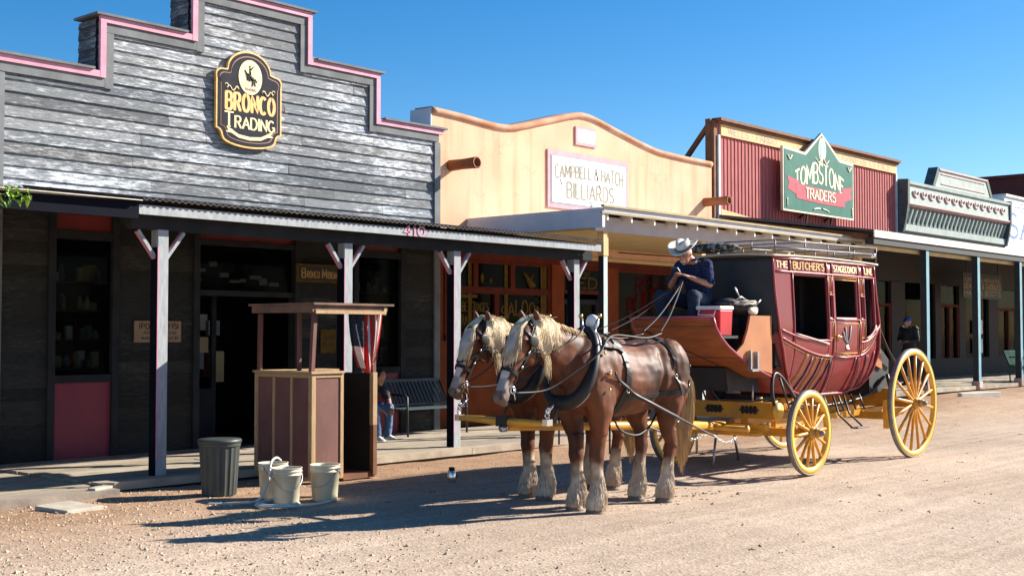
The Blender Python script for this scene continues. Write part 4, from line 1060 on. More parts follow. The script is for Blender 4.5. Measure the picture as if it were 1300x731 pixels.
# flag
fl=thing('hanging_flag','striped flag with dark starry canton bunched and hanging from the booth roof rail','flag',(10.3,11.55,1.2))
def flagmesh(x0,x1,z0,z1,cols,y,nx_=40,nz_=24):
    pass
zt=1.955
def fpt(a,b):   # a 0..1 along rail, b 0..1 downwards ; gathers towards a point at the bottom
    gather=1-.62*b**1.6
    x=9.90+a*.56*gather+.18*b**1.5
    y=11.30+.035*math.sin(a*15+b*2)*(.5+b)+.02*math.sin(a*33)
    ln=.72-.10*abs(a-.45)*1.2-.16*(1-a)*(1 if a<.5 else 0)*.2-(.18*(a-.6) if a>.6 else 0)
    return (x,y,zt-b*ln)
NX,NZ=52,20
parts={'flagred':MB(),'flagwhite':MB(),'flagblue':MB()}
for i in range(NX):
    for j in range(NZ):
        a=i/NX;b=j/NZ
        if a<.46 and b<.60: k='flagblue'
        else: k='flagred' if int((a+.0)*13+.2*b)%2==0 else 'flagwhite'
        parts[k].add([fpt(a,b),fpt(a+1/NX,b),fpt(a+1/NX,b+1/NZ),fpt(a,b+1/NZ)],[(0,3,2,1)],True)
for k,n_ in (('flagred','red_stripes'),('flagwhite','white_stripes'),('flagblue','canton')): parts[k].build(n_,M[k],fl)
st_=MB()
for i in range(6):
    for j in range(7):
        a=.04+i*.072+(.036 if j%2 else 0);b=.05+j*.075;p=V(fpt(a,b));p.y-=.006
        st_.add([p+V((.011*math.cos(t*2*PI/5+PI/2)*(1),-.001,.011*math.sin(t*2*PI/5+PI/2))) for t in (0,2,4,1,3)][:5],[(0,1,2),(0,2,3),(0,3,4)])
st_.build('stars',mat('dim_star',(.13,.13,.16),.8),fl)

# ================================================================ BUCKETS, BIN, SMALL THINGS
def bucket(x,y,z,rz,label,h=.37,r=.15,tilt=0,handle='low'):
    t=thing('bucket',label,'bucket',(x,y,z),rz,'white plastic buckets beside the booth')
    b=MB();b.lathe([(r*.84,0),(r*.86,.005),(r*.985,h*.80),(r*1.05,h*.805),(r*1.05,h*.825),(r*.99,h*.83),(r*1.0,h*.90),(r*1.06,h*.905),(r*1.06,h*.925),(r*1.01,h*.93),(r*1.02,h*.985),(r*1.07,h*.99),(r*1.07,h),(r*.98,h),(r*.95,h*.9),(r*.80,.02),(0.001,.018)],n=36,caps=False)
    b.lathe([(0.001,0),(r*.84,0)],n=36,caps=False)
    b.build('shell',M['bucket'],t,local=True)
    hh=MB();sg_=-1
    zz=h*.87
    hh.tube([(r*1.06*math.cos(a),sg_*abs(r*1.09*math.sin(a)) if True else 0,zz-(.17 if handle=='low' else .10)*abs(math.sin(a))) for a in [PI*k/16 for k in range(17)]],.004,6)
    hh.box(-r*1.10,-.02,zz-.02,-r*1.04,.02,zz+.02).box(r*1.04,-.02,zz-.02,r*1.10,.02,zz+.02)
    hh.build('handle',M['metal'],t,local=True)
    return t
bucket(8.13,10.22,gz(8.1,10.2)+.005,R(-25),'grubby white bucket standing in front of the hose beside the booth')
bucket(8.55,10.12,gz(8.5,10.1)+.005,R(-70),'yellowish white bucket alone in front of the booth front panel, right of the others')
bucket(8.27,10.62,gz(8.2,10.6)+.005,R(10),'pale bucket half hidden behind the hose, nearest the booth side')
# hose: loop over the back bucket and coil on the ground
g=gz(8,10.3)
pts=[(7.55,10.75,g+.02),(7.75,10.55,g+.02),(7.93,10.42,g+.05),(8.06,10.43,g+.22),(8.15,10.50,g+.40),(8.28,10.58,g+.44),(8.40,10.66,g+.40)]
def smooth(pts,n=8):
    P=[V(p) for p in pts];out=[]
    for i in range(len(P)-1):
        p0=P[max(i-1,0)];p1=P[i];p2=P[i+1];p3=P[min(i+2,len(P)-1)]
        for k in range(n):
            t=k/n;out.append(.5*((2*p1)+(p2-p0)*t+(2*p0-5*p1+4*p2-p3)*t*t+(3*p1-p0-3*p2+p3)*t**3))
    return out+[P[-1]]
h=MB();h.tube(smooth(pts),.013,10)
co=[(8.06,10.43,g+.30)]
for k in range(34):
    a=k*.42;co.append((8.02+.24*math.cos(a)*(1-.006*k),10.22+.20*math.sin(a),g+.018+.012*(k//15)))
h.tube(smooth(co,4),.013,10)
h.tube(smooth([(7.93,10.42,g+.03),(7.88,10.2,g+.02),(7.95,10.0,g+.02),(8.25,9.93,g+.02),(8.5,9.98,g+.02)]),.013,10)
h.build('garden_hose',M['hose'],label='white hose looped over the bucket and coiled on the ground',category='hose')
bn=thing('trash_bin','round dark grey ribbed trash bin at the edge of the boardwalk','bin',(8.05,11.25,gz(8.05,11.25)))
prof=[(.165,0),(.172,.01),(.205,.52),(.222,.525),(.222,.575),(.205,.58)]
b=MB();n=60;vs=[]
for r_,z in prof:
    for k in range(n):
        rr_=r_+(.009 if (k%3==0 and .005<z<.524) else 0);vs.append((rr_*math.cos(2*PI*k/n),rr_*math.sin(2*PI*k/n),z))
b.add(vs,[(i*n+k,i*n+(k+1)%n,(i+1)*n+(k+1)%n,(i+1)*n+k) for i in range(len(prof)-1) for k in range(n)]+[tuple(range(n-1,-1,-1))],False)
b.build('ribbed_body',M['trash'],bn,local=True)
MB().lathe([(.226,.555),(.232,.56),(.232,.585),(.222,.595),(.12,.60),(0.001,.602)],n=36,caps=False).build('lid',M['trash'],bn,local=True)

tm=thing('drink_flask','small shiny metal flask with a black cap standing on the dirt in the shade','flask',(10.62,10.30,gz(10.6,10.3)))
MB().lathe([(.045,0),(.048,.01),(.048,.12),(.04,.135),(.028,.14)],n=24).build('body',M['chrome'],tm,local=True)
MB().lathe([(.036,.1405),(.036,.17),(.03,.178)],n=20).build('cap',M['black'],tm,local=True)
MB().tube([(.048,0,.11),(.085,0,.10),(.085,0,.05),(.048,0,.04)],.006,6).build('handle',M['black'],tm,local=True)
cp_=thing('paper_cup','small white cup on the boards beside the store entrance','cup',(10.27,14.7,.105))
MB().lathe([(.045,0),(.06,.16),(.063,.165),(.056,.165),(.04,.01)],n=20).build('body',M['bucket'],cp_,local=True)
# flat slab and plank
def slab(x,y,a,L,W,H,name,label,cat,mt):
    Mx=Matrix.Translation((x,y,gz(x,y)))@Matrix.Rotation(a,4,'Z')@Matrix.Rotation(.03,4,'X')
    mb=MB();q=random.Random(5)
    P=[];n=14
    pl=[(-L/2+q.uniform(0,.02),-W/2),( L/2,-W/2+q.uniform(0,.03)),(L/2-.02,W/2),(0,W/2+.01),(-L/2,W/2-.03)]
    vs=[Mx@V((p[0],p[1],z)) for z in (-.03,H) for p in pl];n=len(pl)
    mb.add(vs,[tuple(range(n-1,-1,-1)),tuple(range(n,2*n))]+[(i,(i+1)%n,(i+1)%n+n,i+n) for i in range(n)])
    return mb.build(name,mt,bevel=.006,label=label,category=cat)
slab(6.42,11.42,.15,.46,.5,.04,'paving_slab','flat pale concrete slab lying on the gravel at lower left','slab',M['slab'])
slab(28.5,11.0,-.35,1.3,.14,.08,'loose_plank','pale loose plank on the ground before the far green bench','plank',M['whitefascia'])
slab(7.15,12.1,.3,.30,.12,.10,'loose_board','short loose board at the edge of the boardwalk left of the first post','board',M['slab'])

# ================================================================ BENCHES
def slat_bench(name,label,x0,x1,y,z,mt,arm=True,slope=.22,hb=.9,legs='iron'):
    t=thing(name,label,'bench',((x0+x1)/2,y,z))
    s=MB()
    for k in range(6): s.box(x0,y-.45+k*.072,z+.42,x1,y-.45+k*.072+.055,z+.44)
    s.build('seat',mt,t)
    b=MB();n=int((x1-x0)/.085)
    for k in range(n):
        x=x0+.04+k*(x1-x0-.06)/n
        b.bar((x+.025,y-.02,z+.48),(x+.025,y-.02+slope,z+hb),.05,.014,(0,1,0))
    b.bar((x0,y-.02+slope,z+hb),(x1,y-.02+slope,z+hb),.045,.045).bar((x0,y-.02,z+.48),(x1,y-.02,z+.48),.03,.03)
    b.build('backrest',mt,t)
    for x in (x0+.03,x1-.03):
        l=MB();l.tube([(x,y-.46,z),(x,y-.44,z+.62),(x,y-.38,z+.65),(x,y-.02,z+.65)],.018,6).tube([(x,y-.04,z),(x,y-.02,z+.45),(x,y-.02+slope,z+hb)],.018,6).tube([(x,y-.45,z+.4),(x,y-.02,z+.42)],.015,6)
        l.build('side_frame',M[legs],t)
    return t
slat_bench('porch_bench','dark blue slatted bench against the wooden store wall, right of the booth',13.75,15.15,14.78,.1,M['benchblue'],hb=.86)
slat_bench('street_bench','green metal bench with a solid slatted back on the far raised boardwalk',33.35,34.95,12.1,.47,M['benchgreen'],hb=.80,slope=.14,legs='benchgreen')

# low metal mounting step
ms=thing('metal_trestle','thin legged low metal trestle standing on the dirt under the coach front','trestle',(15.1,9.5,0))
mb=MB()
for p,q_ in (((14.0,8.88),(14.3,9.0)),((15.03,9.12),(15.0,9.2)),((14.55,9.9),(14.6,9.9)),((15.5,10.1),(15.5,10.1))):
    mb.tube([(p[0],p[1],gz(*p)),(q_[0],q_[1],.52)],.018,6)
mb.build('leg',M['metal'],ms)
MB().box(14.2,8.95,.52,15.6,10.1,.55).build('top',M['iron'],ms)

# ================================================================ YOUNG TREE AT THE LEFT EDGE
tr=thing('young_tree','slender young tree with lime green leaves just outside the left edge','tree',(5.05,11.3,0))
mb=MB();mb.tube(smooth([(5.05,11.3,-.05),(5.0,11.32,1.0),(5.08,11.28,2.2),(4.85,11.35,2.9),(4.7,11.3,3.4)]),[.05-.0009*i for i in range(33)],8)
br=[[(5.06,11.3,2.3),(5.4,11.4,2.75),(5.65,11.42,3.0),(5.90,11.45,3.03)],[(4.85,11.34,2.9),(4.6,11.1,3.3),(4.4,11.0,3.6)],[(4.75,11.3,3.2),(4.6,11.6,3.5),(4.5,11.8,3.7)],[(5.03,11.3,2.7),(4.6,11.5,3.1),(4.3,11.6,3.4)]]
for b in br:
    s_=smooth(b,6);mb.tube(s_,[.018-.00065*i for i in range(len(s_))],6)
mb.build('trunk',M['bark'],tr)
lf=MB();q=random.Random(11)
def leaf(p,s):
    a=q.uniform(0,2*PI);M_=Matrix.Translation(p)@Matrix.Rotation(a,4,'Z')@Matrix.Rotation(q.uniform(-.9,.6),4,'Y')
    pts=[(0,0,0),(.35*s,.22*s,.02),(.8*s,.16*s,0),(s,0,-.03),(.8*s,-.16*s,0),(.35*s,-.22*s,.02)]
    lf.add([M_@V(k) for k in pts],[(0,1,2,3,4,5)])
for b in br:
    s_=smooth(b,6)
    for i,p in enumerate(s_[5:]):
        for k in range(5): leaf(p+V((q.uniform(-.08,.08),q.uniform(-.08,.08),q.uniform(-.08,.08))),q.uniform(.06,.11))
for k in range(260):
    p=V((4.45+q.gauss(0,.2),11.3+q.gauss(0,.3),3.4+q.gauss(0,.3)));leaf(p,q.uniform(.07,.12))
lf.build('crown',M['leaf'],tr)
# ================================================================ STAGECOACH
ct=thing('stagecoach','dark red horse drawn stagecoach with yellow wheels and a roof rail','stagecoach',(15.2,8.35,0))
YN,YF=7.74,8.96;CY=8.35
# outline of the egg-shaped cabin: bottom and ends as function of x
def fx(z):   # front edge
    pts=[(.90,14.75),(.95,14.42),(1.0,14.22),(1.1,14.07),(1.26,13.92),(1.45,13.80),(1.75,13.67),(2.2,13.60),(2.66,13.58)]
    return interp(pts,z)
def rx(z):
    pts=[(.90,15.45),(.95,15.95),(1.0,16.15),(1.1,16.28),(1.26,16.38),(1.45,16.45),(1.86,16.44),(2.2,16.38),(2.72,16.33)]
    return interp(pts,z)
def interp(pts,t):
    if t<=pts[0][0]:return pts[0][1]
    for a,b in zip(pts,pts[1:]):
        if t<=b[0]: return a[1]+(b[1]-a[1])*(t-a[0])/(b[0]-a[0])
    return pts[-1][1]
def hw(z):   # half width
    return interp([(.90,.40),(1.0,.46),(1.2,.55),(1.5,.615),(1.8,.63),(2.66,.59)],z)
def bulge(x): return .03*(1-((x-15.05)/1.45)**2)
def side(x,z,s,off=0): return V((x,CY-s*(hw(z)+bulge(x)+off),z))
def zb(x):   # bottom height at x
    lo,hi=.90,2.0
    # find lowest z with fx<=x<=rx
    z=.90
    while z<2.7 and not (fx(z)<=x<=rx(z)): z+=.004
    return z
ZT=2.66
wins=[(14.05,14.90,1.66,2.44),(14.955,15.03,1.93,2.20),(15.12,15.74,1.93,2.42),(15.86,15.93,1.93,2.20),(16.0,16.28,1.70,2.46)]
def wbot(x,w):
    if w is wins[0]: return 1.72-.13*(x-14.05)/.85+.0
    if w is wins[4]: return 1.66+.16*((x-16.0)/.28)**2
    return w[2]
xs=sorted(set([13.585+2.75*i/44 for i in range(45)]+[w for q in wins for w in q[:2]]+[15.05,15.81]))
for s in (1,-1):
    mb=MB()
    for a,b in zip(xs,xs[1:]):
        if b-a<1e-5: continue
        m=(a+b)/2;w=next((w for w in wins if w[0]-1e-6<=m<=w[1]+1e-6),None)
        segs=[]
        if w: segs=[('low',lambda x:zb(x),lambda x:wbot(x,w)),('hi',lambda x:w[3],lambda x:ZT)]
        else: segs=[('all',lambda x:zb(x),lambda x:ZT)]
        for _,lo,hi in segs:
            n=18 if _!='hi' else 3
            for k in range(n):
                q=[]
                for x,t in ((a,k/n),(b,k/n),(b,(k+1)/n),(a,(k+1)/n)):
                    z=lo(x)+(hi(x)-lo(x))*t;q.append(side(x,z,s))
                mb.add(q,[(0,1,2,3) if s>0 else (3,2,1,0)],True)
    o=mb.build('side_wall',M['coachred'],ct)
    bpy.context.view_layer.objects.active=o
    bm=bmesh.new();bm.from_mesh(o.data);bmesh.ops.remove_doubles(bm,verts=bm.verts,dist=1e-4);bm.to_mesh(o.data);bm.free()
    sd=o.modifiers.new('solid','SOLIDIFY');sd.thickness=.03;sd.offset=-1
    # mouldings
    t=MB()
    def mould(pts,r=.013,off=.006):
        t.tube([side(x,z,s,off) for x,z in pts],r,6)
    zs=[.92+(2.64-.92)*i/24 for i in range(25)]
    mould([(fx(z)+.01,z) for z in zs],.017);mould([(rx(z)-.01,z) for z in zs],.017)
    mould([(fx(.92)+(rx(.92)-fx(.92))*i/8,.925) for i in range(9)],.017)
    mould([(13.59+2.75*i/12,2.645) for i in range(13)],.02)
    mould([(13.60+2.74*i/12,2.48) for i in range(13)],.013)
    # belt sweep
    mould([(13.67+ (14.98-13.67)*i/10,1.78-.15*(i/10)**.9-.05*math.sin(i/10*PI)) for i in range(11)],.015)
    mould([(13.70+(15.04-13.70)*i/12,1.68-.26*math.sin(i/12*PI/2)) for i in range(13)],.015)
    mould([(15.04,1.42),(15.42,1.40),(15.82,1.42)],.015)
    mould([(15.82+.60*i/10,1.42+.42*(i/10)**2) for i in range(11)],.015)
    mould([(15.82+.60*i/10,1.60+.22*(i/10)**2.4) for i in range(11)],.013)
    for x in (14.03,14.92,15.05,15.80,15.97,16.29): mould([(x,1.62+(2.48-1.62)*i/6) for i in range(7)],.012)
    for x in (13.98,14.90,15.05,15.81,15.98): mould([(x,2.49),(x,2.56),(x,2.64)],.012)
    for x0,x1,z in ((15.05,15.81,1.90),(14.92,15.05,1.90),(15.81,15.97,1.90),(14.92,15.05,2.22),(15.81,15.97,2.22)): mould([(x0,z),(x1,z)],.012)
    for x in (15.05,15.81): mould([(x,zb(x)+(1.9-zb(x))*i/8) for i in range(9)],.011)
    for k,x in enumerate((15.62,15.98,16.16)): mould([(x+.02*i,max(zb(x),.93)+(1.40-.93)*i/6) for i in range(7)],.009)
    t.build('moulding',M['coachtrim'],ct)
    g=MB()
    for x in (14.12,14.38,14.62):
        for d in (-.016,.016): g.tube([side(x+d+.28*(i/7),max(zb(x+d+.28*i/7),.94)+(1.45-.94)*i/7,s,.006) for i in range(8)][0:],.0045,5)
    for x0,x1,z0,z1 in ((15.09,15.77,1.46,1.85),(14.94,15.03,1.66,1.87),(15.84,15.95,1.66,1.87),(14.94,15.03,2.25,2.45),(15.84,15.95,2.25,2.45),(15.10,15.76,2.42,2.46)):
        P=[(x0,z0),(x1,z0),(x1,z1),(x0,z1),(x0,z0)]
        for a,b in zip(P,P[1:]): g.tube([side(a[0],a[1],s,.004),side(b[0],b[1],s,.004)],.005,4)
    g.tube([side(13.74+(15.0-13.74)*i/12,1.63-.24*math.sin(i/12*PI/2),s,.004) for i in range(13)],.005,4)
    g.tube([side(15.86+.5*i/8,1.47+.33*(i/8)**2,s,.004) for i in range(9)],.005,4)
    g.build('pinstripe',M['goldline'],ct)
    rb=MB()
    for x in (14.25,14.50,14.75): rb.tube([side(x+.28*(i/7)-.0,max(zb(x+.28*i/7),.94)+(1.42-.94)*i/7,s,.0) for i in range(8)],.016,5)
    for x in (15.02,15.84,16.06): rb.tube([side(x,max(zb(x),.93)+(1.38-.93)*i/6,s,.0) for i in range(7)],.013,5)
    rb.build('groove',M['coachleather'],ct)
    # sill mouldings, their sunlit highlight put in as pale pink
    l=MB();l.tube([side(14.05+.85*i/8,1.715-.13*i/8,s,.012) for i in range(9)],.014,6).tube([side(16.0+.3*i/8,1.655+.17*(i/8)**2,s,.012) for i in range(9)],.016,6);l.build('sill_roll',M['cornpink'],ct)
# door handle and painted emblem on the near side
h=MB();h.tube([side(15.12,1.68,1,.03),side(15.24,1.67,1,.03)],.012,6).ell(side(15.12,1.68,1,.02),(.022,.022,.022));h.build('door_handle',M['brass'],ct)
e=MB()
for P in ([(15.36,1.80),(15.38,1.68),(15.44,1.60)],[(15.52,1.82),(15.50,1.68),(15.44,1.58)],[(15.30,1.74),(15.34,1.66),(15.42,1.60)]): e.tube([side(x,z,1,.006) for x,z in P],.011,5)
e.build('emblem',M['greyline'],ct)
e=MB();e.ell(side(15.44,1.545,1,.004),(.04,.006,.03)).tube([side(15.40,1.52,1,.006),side(15.48,1.52,1,.006)],.012,5);e.build('emblem_foot',M['offwhite'],ct)
def sidetext(s,x0,x1,z0,h,m,sw=.2):
    tmp=MB();lettering(tmp,s,x0,z0,0,x1-x0,h,sw=sw,gap=.2)
    o=MB();o.v=[side(p.x,p.z,1,.008-p.y) for p in tmp.v];o.f=tmp.f;o.sm=tmp.sm
    o.build('lettering',M[m],ct)
sidetext('THE',13.66,13.93,2.53,.075,'palegold');sidetext("BUTCHER'S",14.06,14.84,2.525,.085,'goldsign',.24);sidetext('STAGECOACH',15.10,15.76,2.525,.08,'palegold',.24);sidetext('LINE',16.02,16.27,2.525,.08,'palegold')
sidetext('1880',15.34,15.54,1.425,.045,'goldsign')
# end walls
for nm,fn,d,mt in (('front_wall',fx,-1,'coachleather'),('back_wall',rx,1,'coachred')):
    for z0,z1,m2 in ((.92,1.75,'coachred'),(1.75,2.66,mt)):
        mb=MB();n=12;vs=[]
        for i in range(n+1):
            z=z0+(z1-z0)*i/n;w_=hw(z)-.005;x=fn(z)+.012*d*0
            vs+=[(x,CY-w_,z),(x,CY+w_,z)]
        mb.add(vs,[(2*i,2*i+1,2*i+3,2*i+2) for i in range(n)],True)
        o=mb.build(nm,M[m2],ct);sd=o.modifiers.new('s','SOLIDIFY');sd.thickness=.03;sd.offset=0
mb=MB();vs=[]
zz=[.905]*1
mb.box(14.45,CY-.42,.895,15.9,CY+.42,.925).box(13.75,CY-.55,1.28,16.3,CY+.55,1.31).build('floor',M['coachleather'],ct)
MB().box(13.72,CY-.55,1.32,14.15,CY+.55,1.70).box(16.0,CY-.5,1.32,16.35,CY+.5,1.7).box(14.9,CY-.5,1.32,15.2,CY+.5,1.66).build('bench_seat',M['coachleather'],ct)
MB().box(13.64,CY-.57,1.7,13.70,CY+.57,2.6).box(16.26,CY-.56,1.7,16.30,CY+.56,2.6).box(13.75,CY+.46,1.4,16.2,CY+.50,2.6).build('leather_lining',M['coachleather'],ct)
# roof
mb=MB();n=14;vs=[]
for i,x in enumerate((13.50,13.6,14.2,15.0,15.8,16.33,16.40)):
    crown=.05*(1-((x-14.95)/1.5)**2)
    for k in range(n+1):
        t=-1+2*k/n;vs.append((x,CY+t*.64,2.665+crown*.5+.03*(1-t*t)))
m_=7;fs=[(i*(n+1)+k,i*(n+1)+k+1,(i+1)*(n+1)+k+1,(i+1)*(n+1)+k) for i in range(m_-1) for k in range(n)]
mb.add(vs,fs,True);o=mb.build('roof',M['roofedge'],ct);sd=o.modifiers.new('s','SOLIDIFY');sd.thickness=.022;sd.offset=0
rl=MB()
xa,xb=13.60,16.36
for y in (CY-.63,CY+.63):
    for z0 in (.10,.19): rl.tube([(x,y,2.665+z0+.04*(x-13.5)/2.9) for x in (xa,14.4,15.0,15.7,xb)],.009,6)
    for x in (xa,14.35,14.95,15.55,xb): rl.tube([(x,y,2.67),(x,y,2.86+.04*(x-13.5)/2.9)],.009,6)
for x in (xa,14.35,xb):
    for z0 in (.10,.19): rl.tube([(x,CY-.63,2.665+z0+.04*(x-13.5)/2.9),(x,CY+.63,2.665+z0+.04*(x-13.5)/2.9)],.009,6)
for y in (CY-.3,CY,CY+.3): rl.tube([(xb,y,2.72),(xb,y,2.89)],.009,6).tube([(xa,y,2.72),(xa,y,2.85)],.009,6)
rl.build('roof_rail',M['rail'],ct)
MB().lathe([(.03,0),(.035,.04),(.012,.07)],(16.3,CY-.62,2.76),10).build('rail_lamp',M['chrome'],ct)

# driver's box
T=[(12.28,1.885),(12.34,1.77),(12.44,1.66),(12.60,1.55),(12.80,1.45),(13.05,1.345),(13.32,1.25),(13.60,1.17)]
mb=MB();y0,y1=YN+.05,YF-.05
vs=[]
for x,z in T: vs+=[(x,y0,z),(x,y1,z),(x+.02,y1,z+.035),(x+.02,y0,z+.035)]
mb.add(vs,[(4*i+a,4*i+(a+1)%4,4*i+4+(a+1)%4,4*i+4+a) for i in range(len(T)-1) for a in range(4)]+[(3,2,1,0),(4*len(T)-4,4*len(T)-3,4*len(T)-2,4*len(T)-1)])
mb.build('toe_board',M['orangewood'],ct)
mb=MB()
for k in (1,2,3): 
    y=0
# plank grooves and the dark curved stripe on the toe board
for (xq,zq) in ((12.34,1.80),(12.55,1.60),(12.86,1.43)): mb.tube([(xq-.012,y0,zq),(xq-.012,y1,zq)],.006,5)
def onT(t,off=-.004):
    k=min(int(t*(len(T)-1)),len(T)-2);f=t*(len(T)-1)-k
    return T[k][0]+(T[k+1][0]-T[k][0])*f+off,T[k][1]+(T[k+1][1]-T[k][1])*f+off
mb.tube([(onT(.15+.75*i/10)[0],y1-.12-(.62)*math.sin(i/10*PI/2),onT(.15+.75*i/10)[1]) for i in range(11)],.009,5)
mb.build('painted_line',M['coachleather'],ct)
mb=MB();mb.tube([(x-.004,y0-.012,z+.018) for x,z in T],.020,6).tube([(x-.004,y1+.012,z+.018) for x,z in T],.020,6).tube([(12.28,y0,1.89),(12.28,y1,1.89)],.018,6)
mb.build('toe_board_edge',M['coachtrim'],ct)
sp=[(13.08,1.93),(13.57,1.93),(13.575,1.23),(13.30,1.285),(12.98,1.40),(12.76,1.50),(12.92,1.60),(13.01,1.75)]
for y in (YN+.02,YF-.05): MB().prism(sp,y,y+.03).build('box_side_panel',M['orangepaint'],ct)
MB().box(12.70,CY-.46,1.50,13.5,CY+.46,1.53).box(12.86,CY-.30,1.53,13.30,YF-.06,1.96).box(12.50,YN+.06,1.66,12.86,CY-.2,1.69).build('seat_box',M['coachleather'],ct)
MB().box(12.82,CY-.32,1.96,13.32,YF-.05,2.01).build('seat_cushion',M['coachleather'],ct)
lb=MB();lb.box(13.0,YN-.03,1.27,13.03,YN+.01,1.52).box(13.0,YN-.05,1.27,13.12,YN-.03,1.30).box(13.12,YN-.05,1.27,13.15,YN+.01,1.5);lb.build('lamp_bracket',M['metal'],ct)
# dark block standing in for open shade under the box; then rear boot
MB().prism([(13.15,1.02),(13.9,1.0),(13.8,1.28),(13.6,1.19),(13.1,1.30)],YN+.38,YF-.15).build('under_box_shade',M['coachleather'],ct)
MB().prism([(16.40,.86),(17.0,.95),(17.02,1.35),(16.42,1.75)],YN+.12,YF-.12).build('rear_boot',M['coachleather'],ct)
MB().prism([(16.44,1.30),(16.74,1.22),(16.72,1.42),(16.46,1.88)],YN+.085,YN+.115).prism([(16.44,1.30),(16.74,1.22),(16.72,1.42),(16.46,1.88)],YF-.115,YF-.085).build('rear_side_panel',M['orangepaint'],ct)
MB().tube(smooth([(16.42,YN+.05,1.95),(16.55,YN+.02,1.75),(16.78,YN+.02,1.5),(17.1,YN+.05,1.3)]),.02,6).build('rear_strap',M['leather'],ct)
# running gear
FX,RX=13.93,16.92;YR=YN-.30;YL=2*CY-YR        # wheel planes
YR=7.46;YL=9.30
mb=MB()
mb.box(13.52,YN-.02,.68,13.66,YF+.02,.88)         # front bolster
mb.bar((13.25,YN-.10,.60),(13.25,YF+.10,.60),.10,.075)
mb.box(13.10,YN-.05,.50,13.20,YF,.545)
mb.build('front_bolster',M['yellow'],ct,bevel=.006)
for y,s in ((YN-.02,-1),(YF+.02,1)):
    MB().lathe([(.10,0),(.10,.05)],(13.59,y if s<0 else y,.78),20,Matrix.Rotation(PI/2*(1 if s<0 else -1),3,'X')).build('bolster_end',M['yellowlite'],ct)
o=MB()
for yc in (8.05,8.55):
    for k in range(4):
        for dz in (-.022,.022): o.lathe([(.028,0),(.028,.004)],(13.516,yc-.085+.057*k,.785+dz),8,Matrix.Rotation(-PI/2,3,'Y'))
    o.box(13.511,yc-.14,.777,13.516,yc+.14,.793)
o.build('painted_ornament',M['black'],ct)
mb=MB();mb.bar((13.9,CY,.62),(17.0,CY,.66),.10,.11);mb.bar((14.1,CY-.30,.58),(16.9,CY-.42,.66),.07,.08);mb.bar((14.1,CY+.30,.58),(16.9,CY+.42,.66),.07,.08)
mb.bar((16.35,YN-.12,.60),(16.35,YF+.12,.60),.10,.10).build('perch',M['yellow'],ct)
mb=MB();mb.bar((FX,YR+.1,.5),(FX,YL-.1,.5),.09,.10).bar((RX,YR+.1,.75),(RX,YL-.1,.75),.09,.11).box(RX-.08,YN,.81,RX+.08,YF,.95).build('axle',M['yellow'],ct)
mb=MB();mb.box(16.40,YN-.17,.42,16.50,YN-.08,.80).box(16.38,YN-.17,.60,16.9,YN-.09,.68).build('brake_block',M['yellowlite'],ct)
mb=MB()
for y in (YN+.02,YF-.02):
    mb.tube(smooth([(13.60,y-.06,.70),(13.50,y-.04,1.0),(13.62,y,1.22),(13.80,y,1.18),(14.05,y,.98),(14.25,y,.82)]),.022,6)
    mb.tube([(13.72,y-.02,1.18),(13.98,y,.80)],.012,6)
    mb.tube(smooth([(14.2,y+.1,.84),(15.1,y+.12,.78),(16.3,y+.12,.86),(16.75,y+.05,1.12)]),.03,6,flat=.6)
    mb.tube([(16.75,y,1.15),(16.9,y,.85)],.025,6)
mb.build('thoroughbrace',M['iron'],ct)
mb=MB()
for y in (YN-.02,):
    mb.tube([(15.25,y+.1,.90),(15.25,y+.02,.66),(15.28,y-.15,.50)],.013,6).tube([(15.55,y+.1,.90),(15.55,y+.02,.66),(15.58,y-.15,.50)],.013,6)
    mb.box(15.26,y-.24,.485,15.60,y-.14,.50);
    for x in (15.0,15.4,15.75,16.0): mb.tube([(x,y+.1,.90),(x+.04,y+.04,.70)],.012,5)
mb.build('iron_step',M['iron'],ct)
MB().box(15.27,YN-.262,.492,15.59,YN-.255,.51).build('step_edge',M['metal'],ct)
mb=MB();mb.tube([(12.9,YN-.05,.60),(12.9,YF,.60)],.035,8).tube([(13.25,8.2,.6),(11.5,8.16,.70),(9.3,8.13,.80),(9.16,8.13,.80)],[.055,.05,.035,.03],10);mb.build('draught_pole',M['yellow'],ct)
mb=MB();mb.tube([(9.14,8.13,.80),(9.06,8.13,.80)],.034,8).tube([(12.9,YN-.03,.64),(12.9,YN-.03,.56)],.02,6).tube([(13.35,7.9,.9),(13.35,7.9,1.10)],.012,6);mb.build('pole_cap',M['metal'],ct)

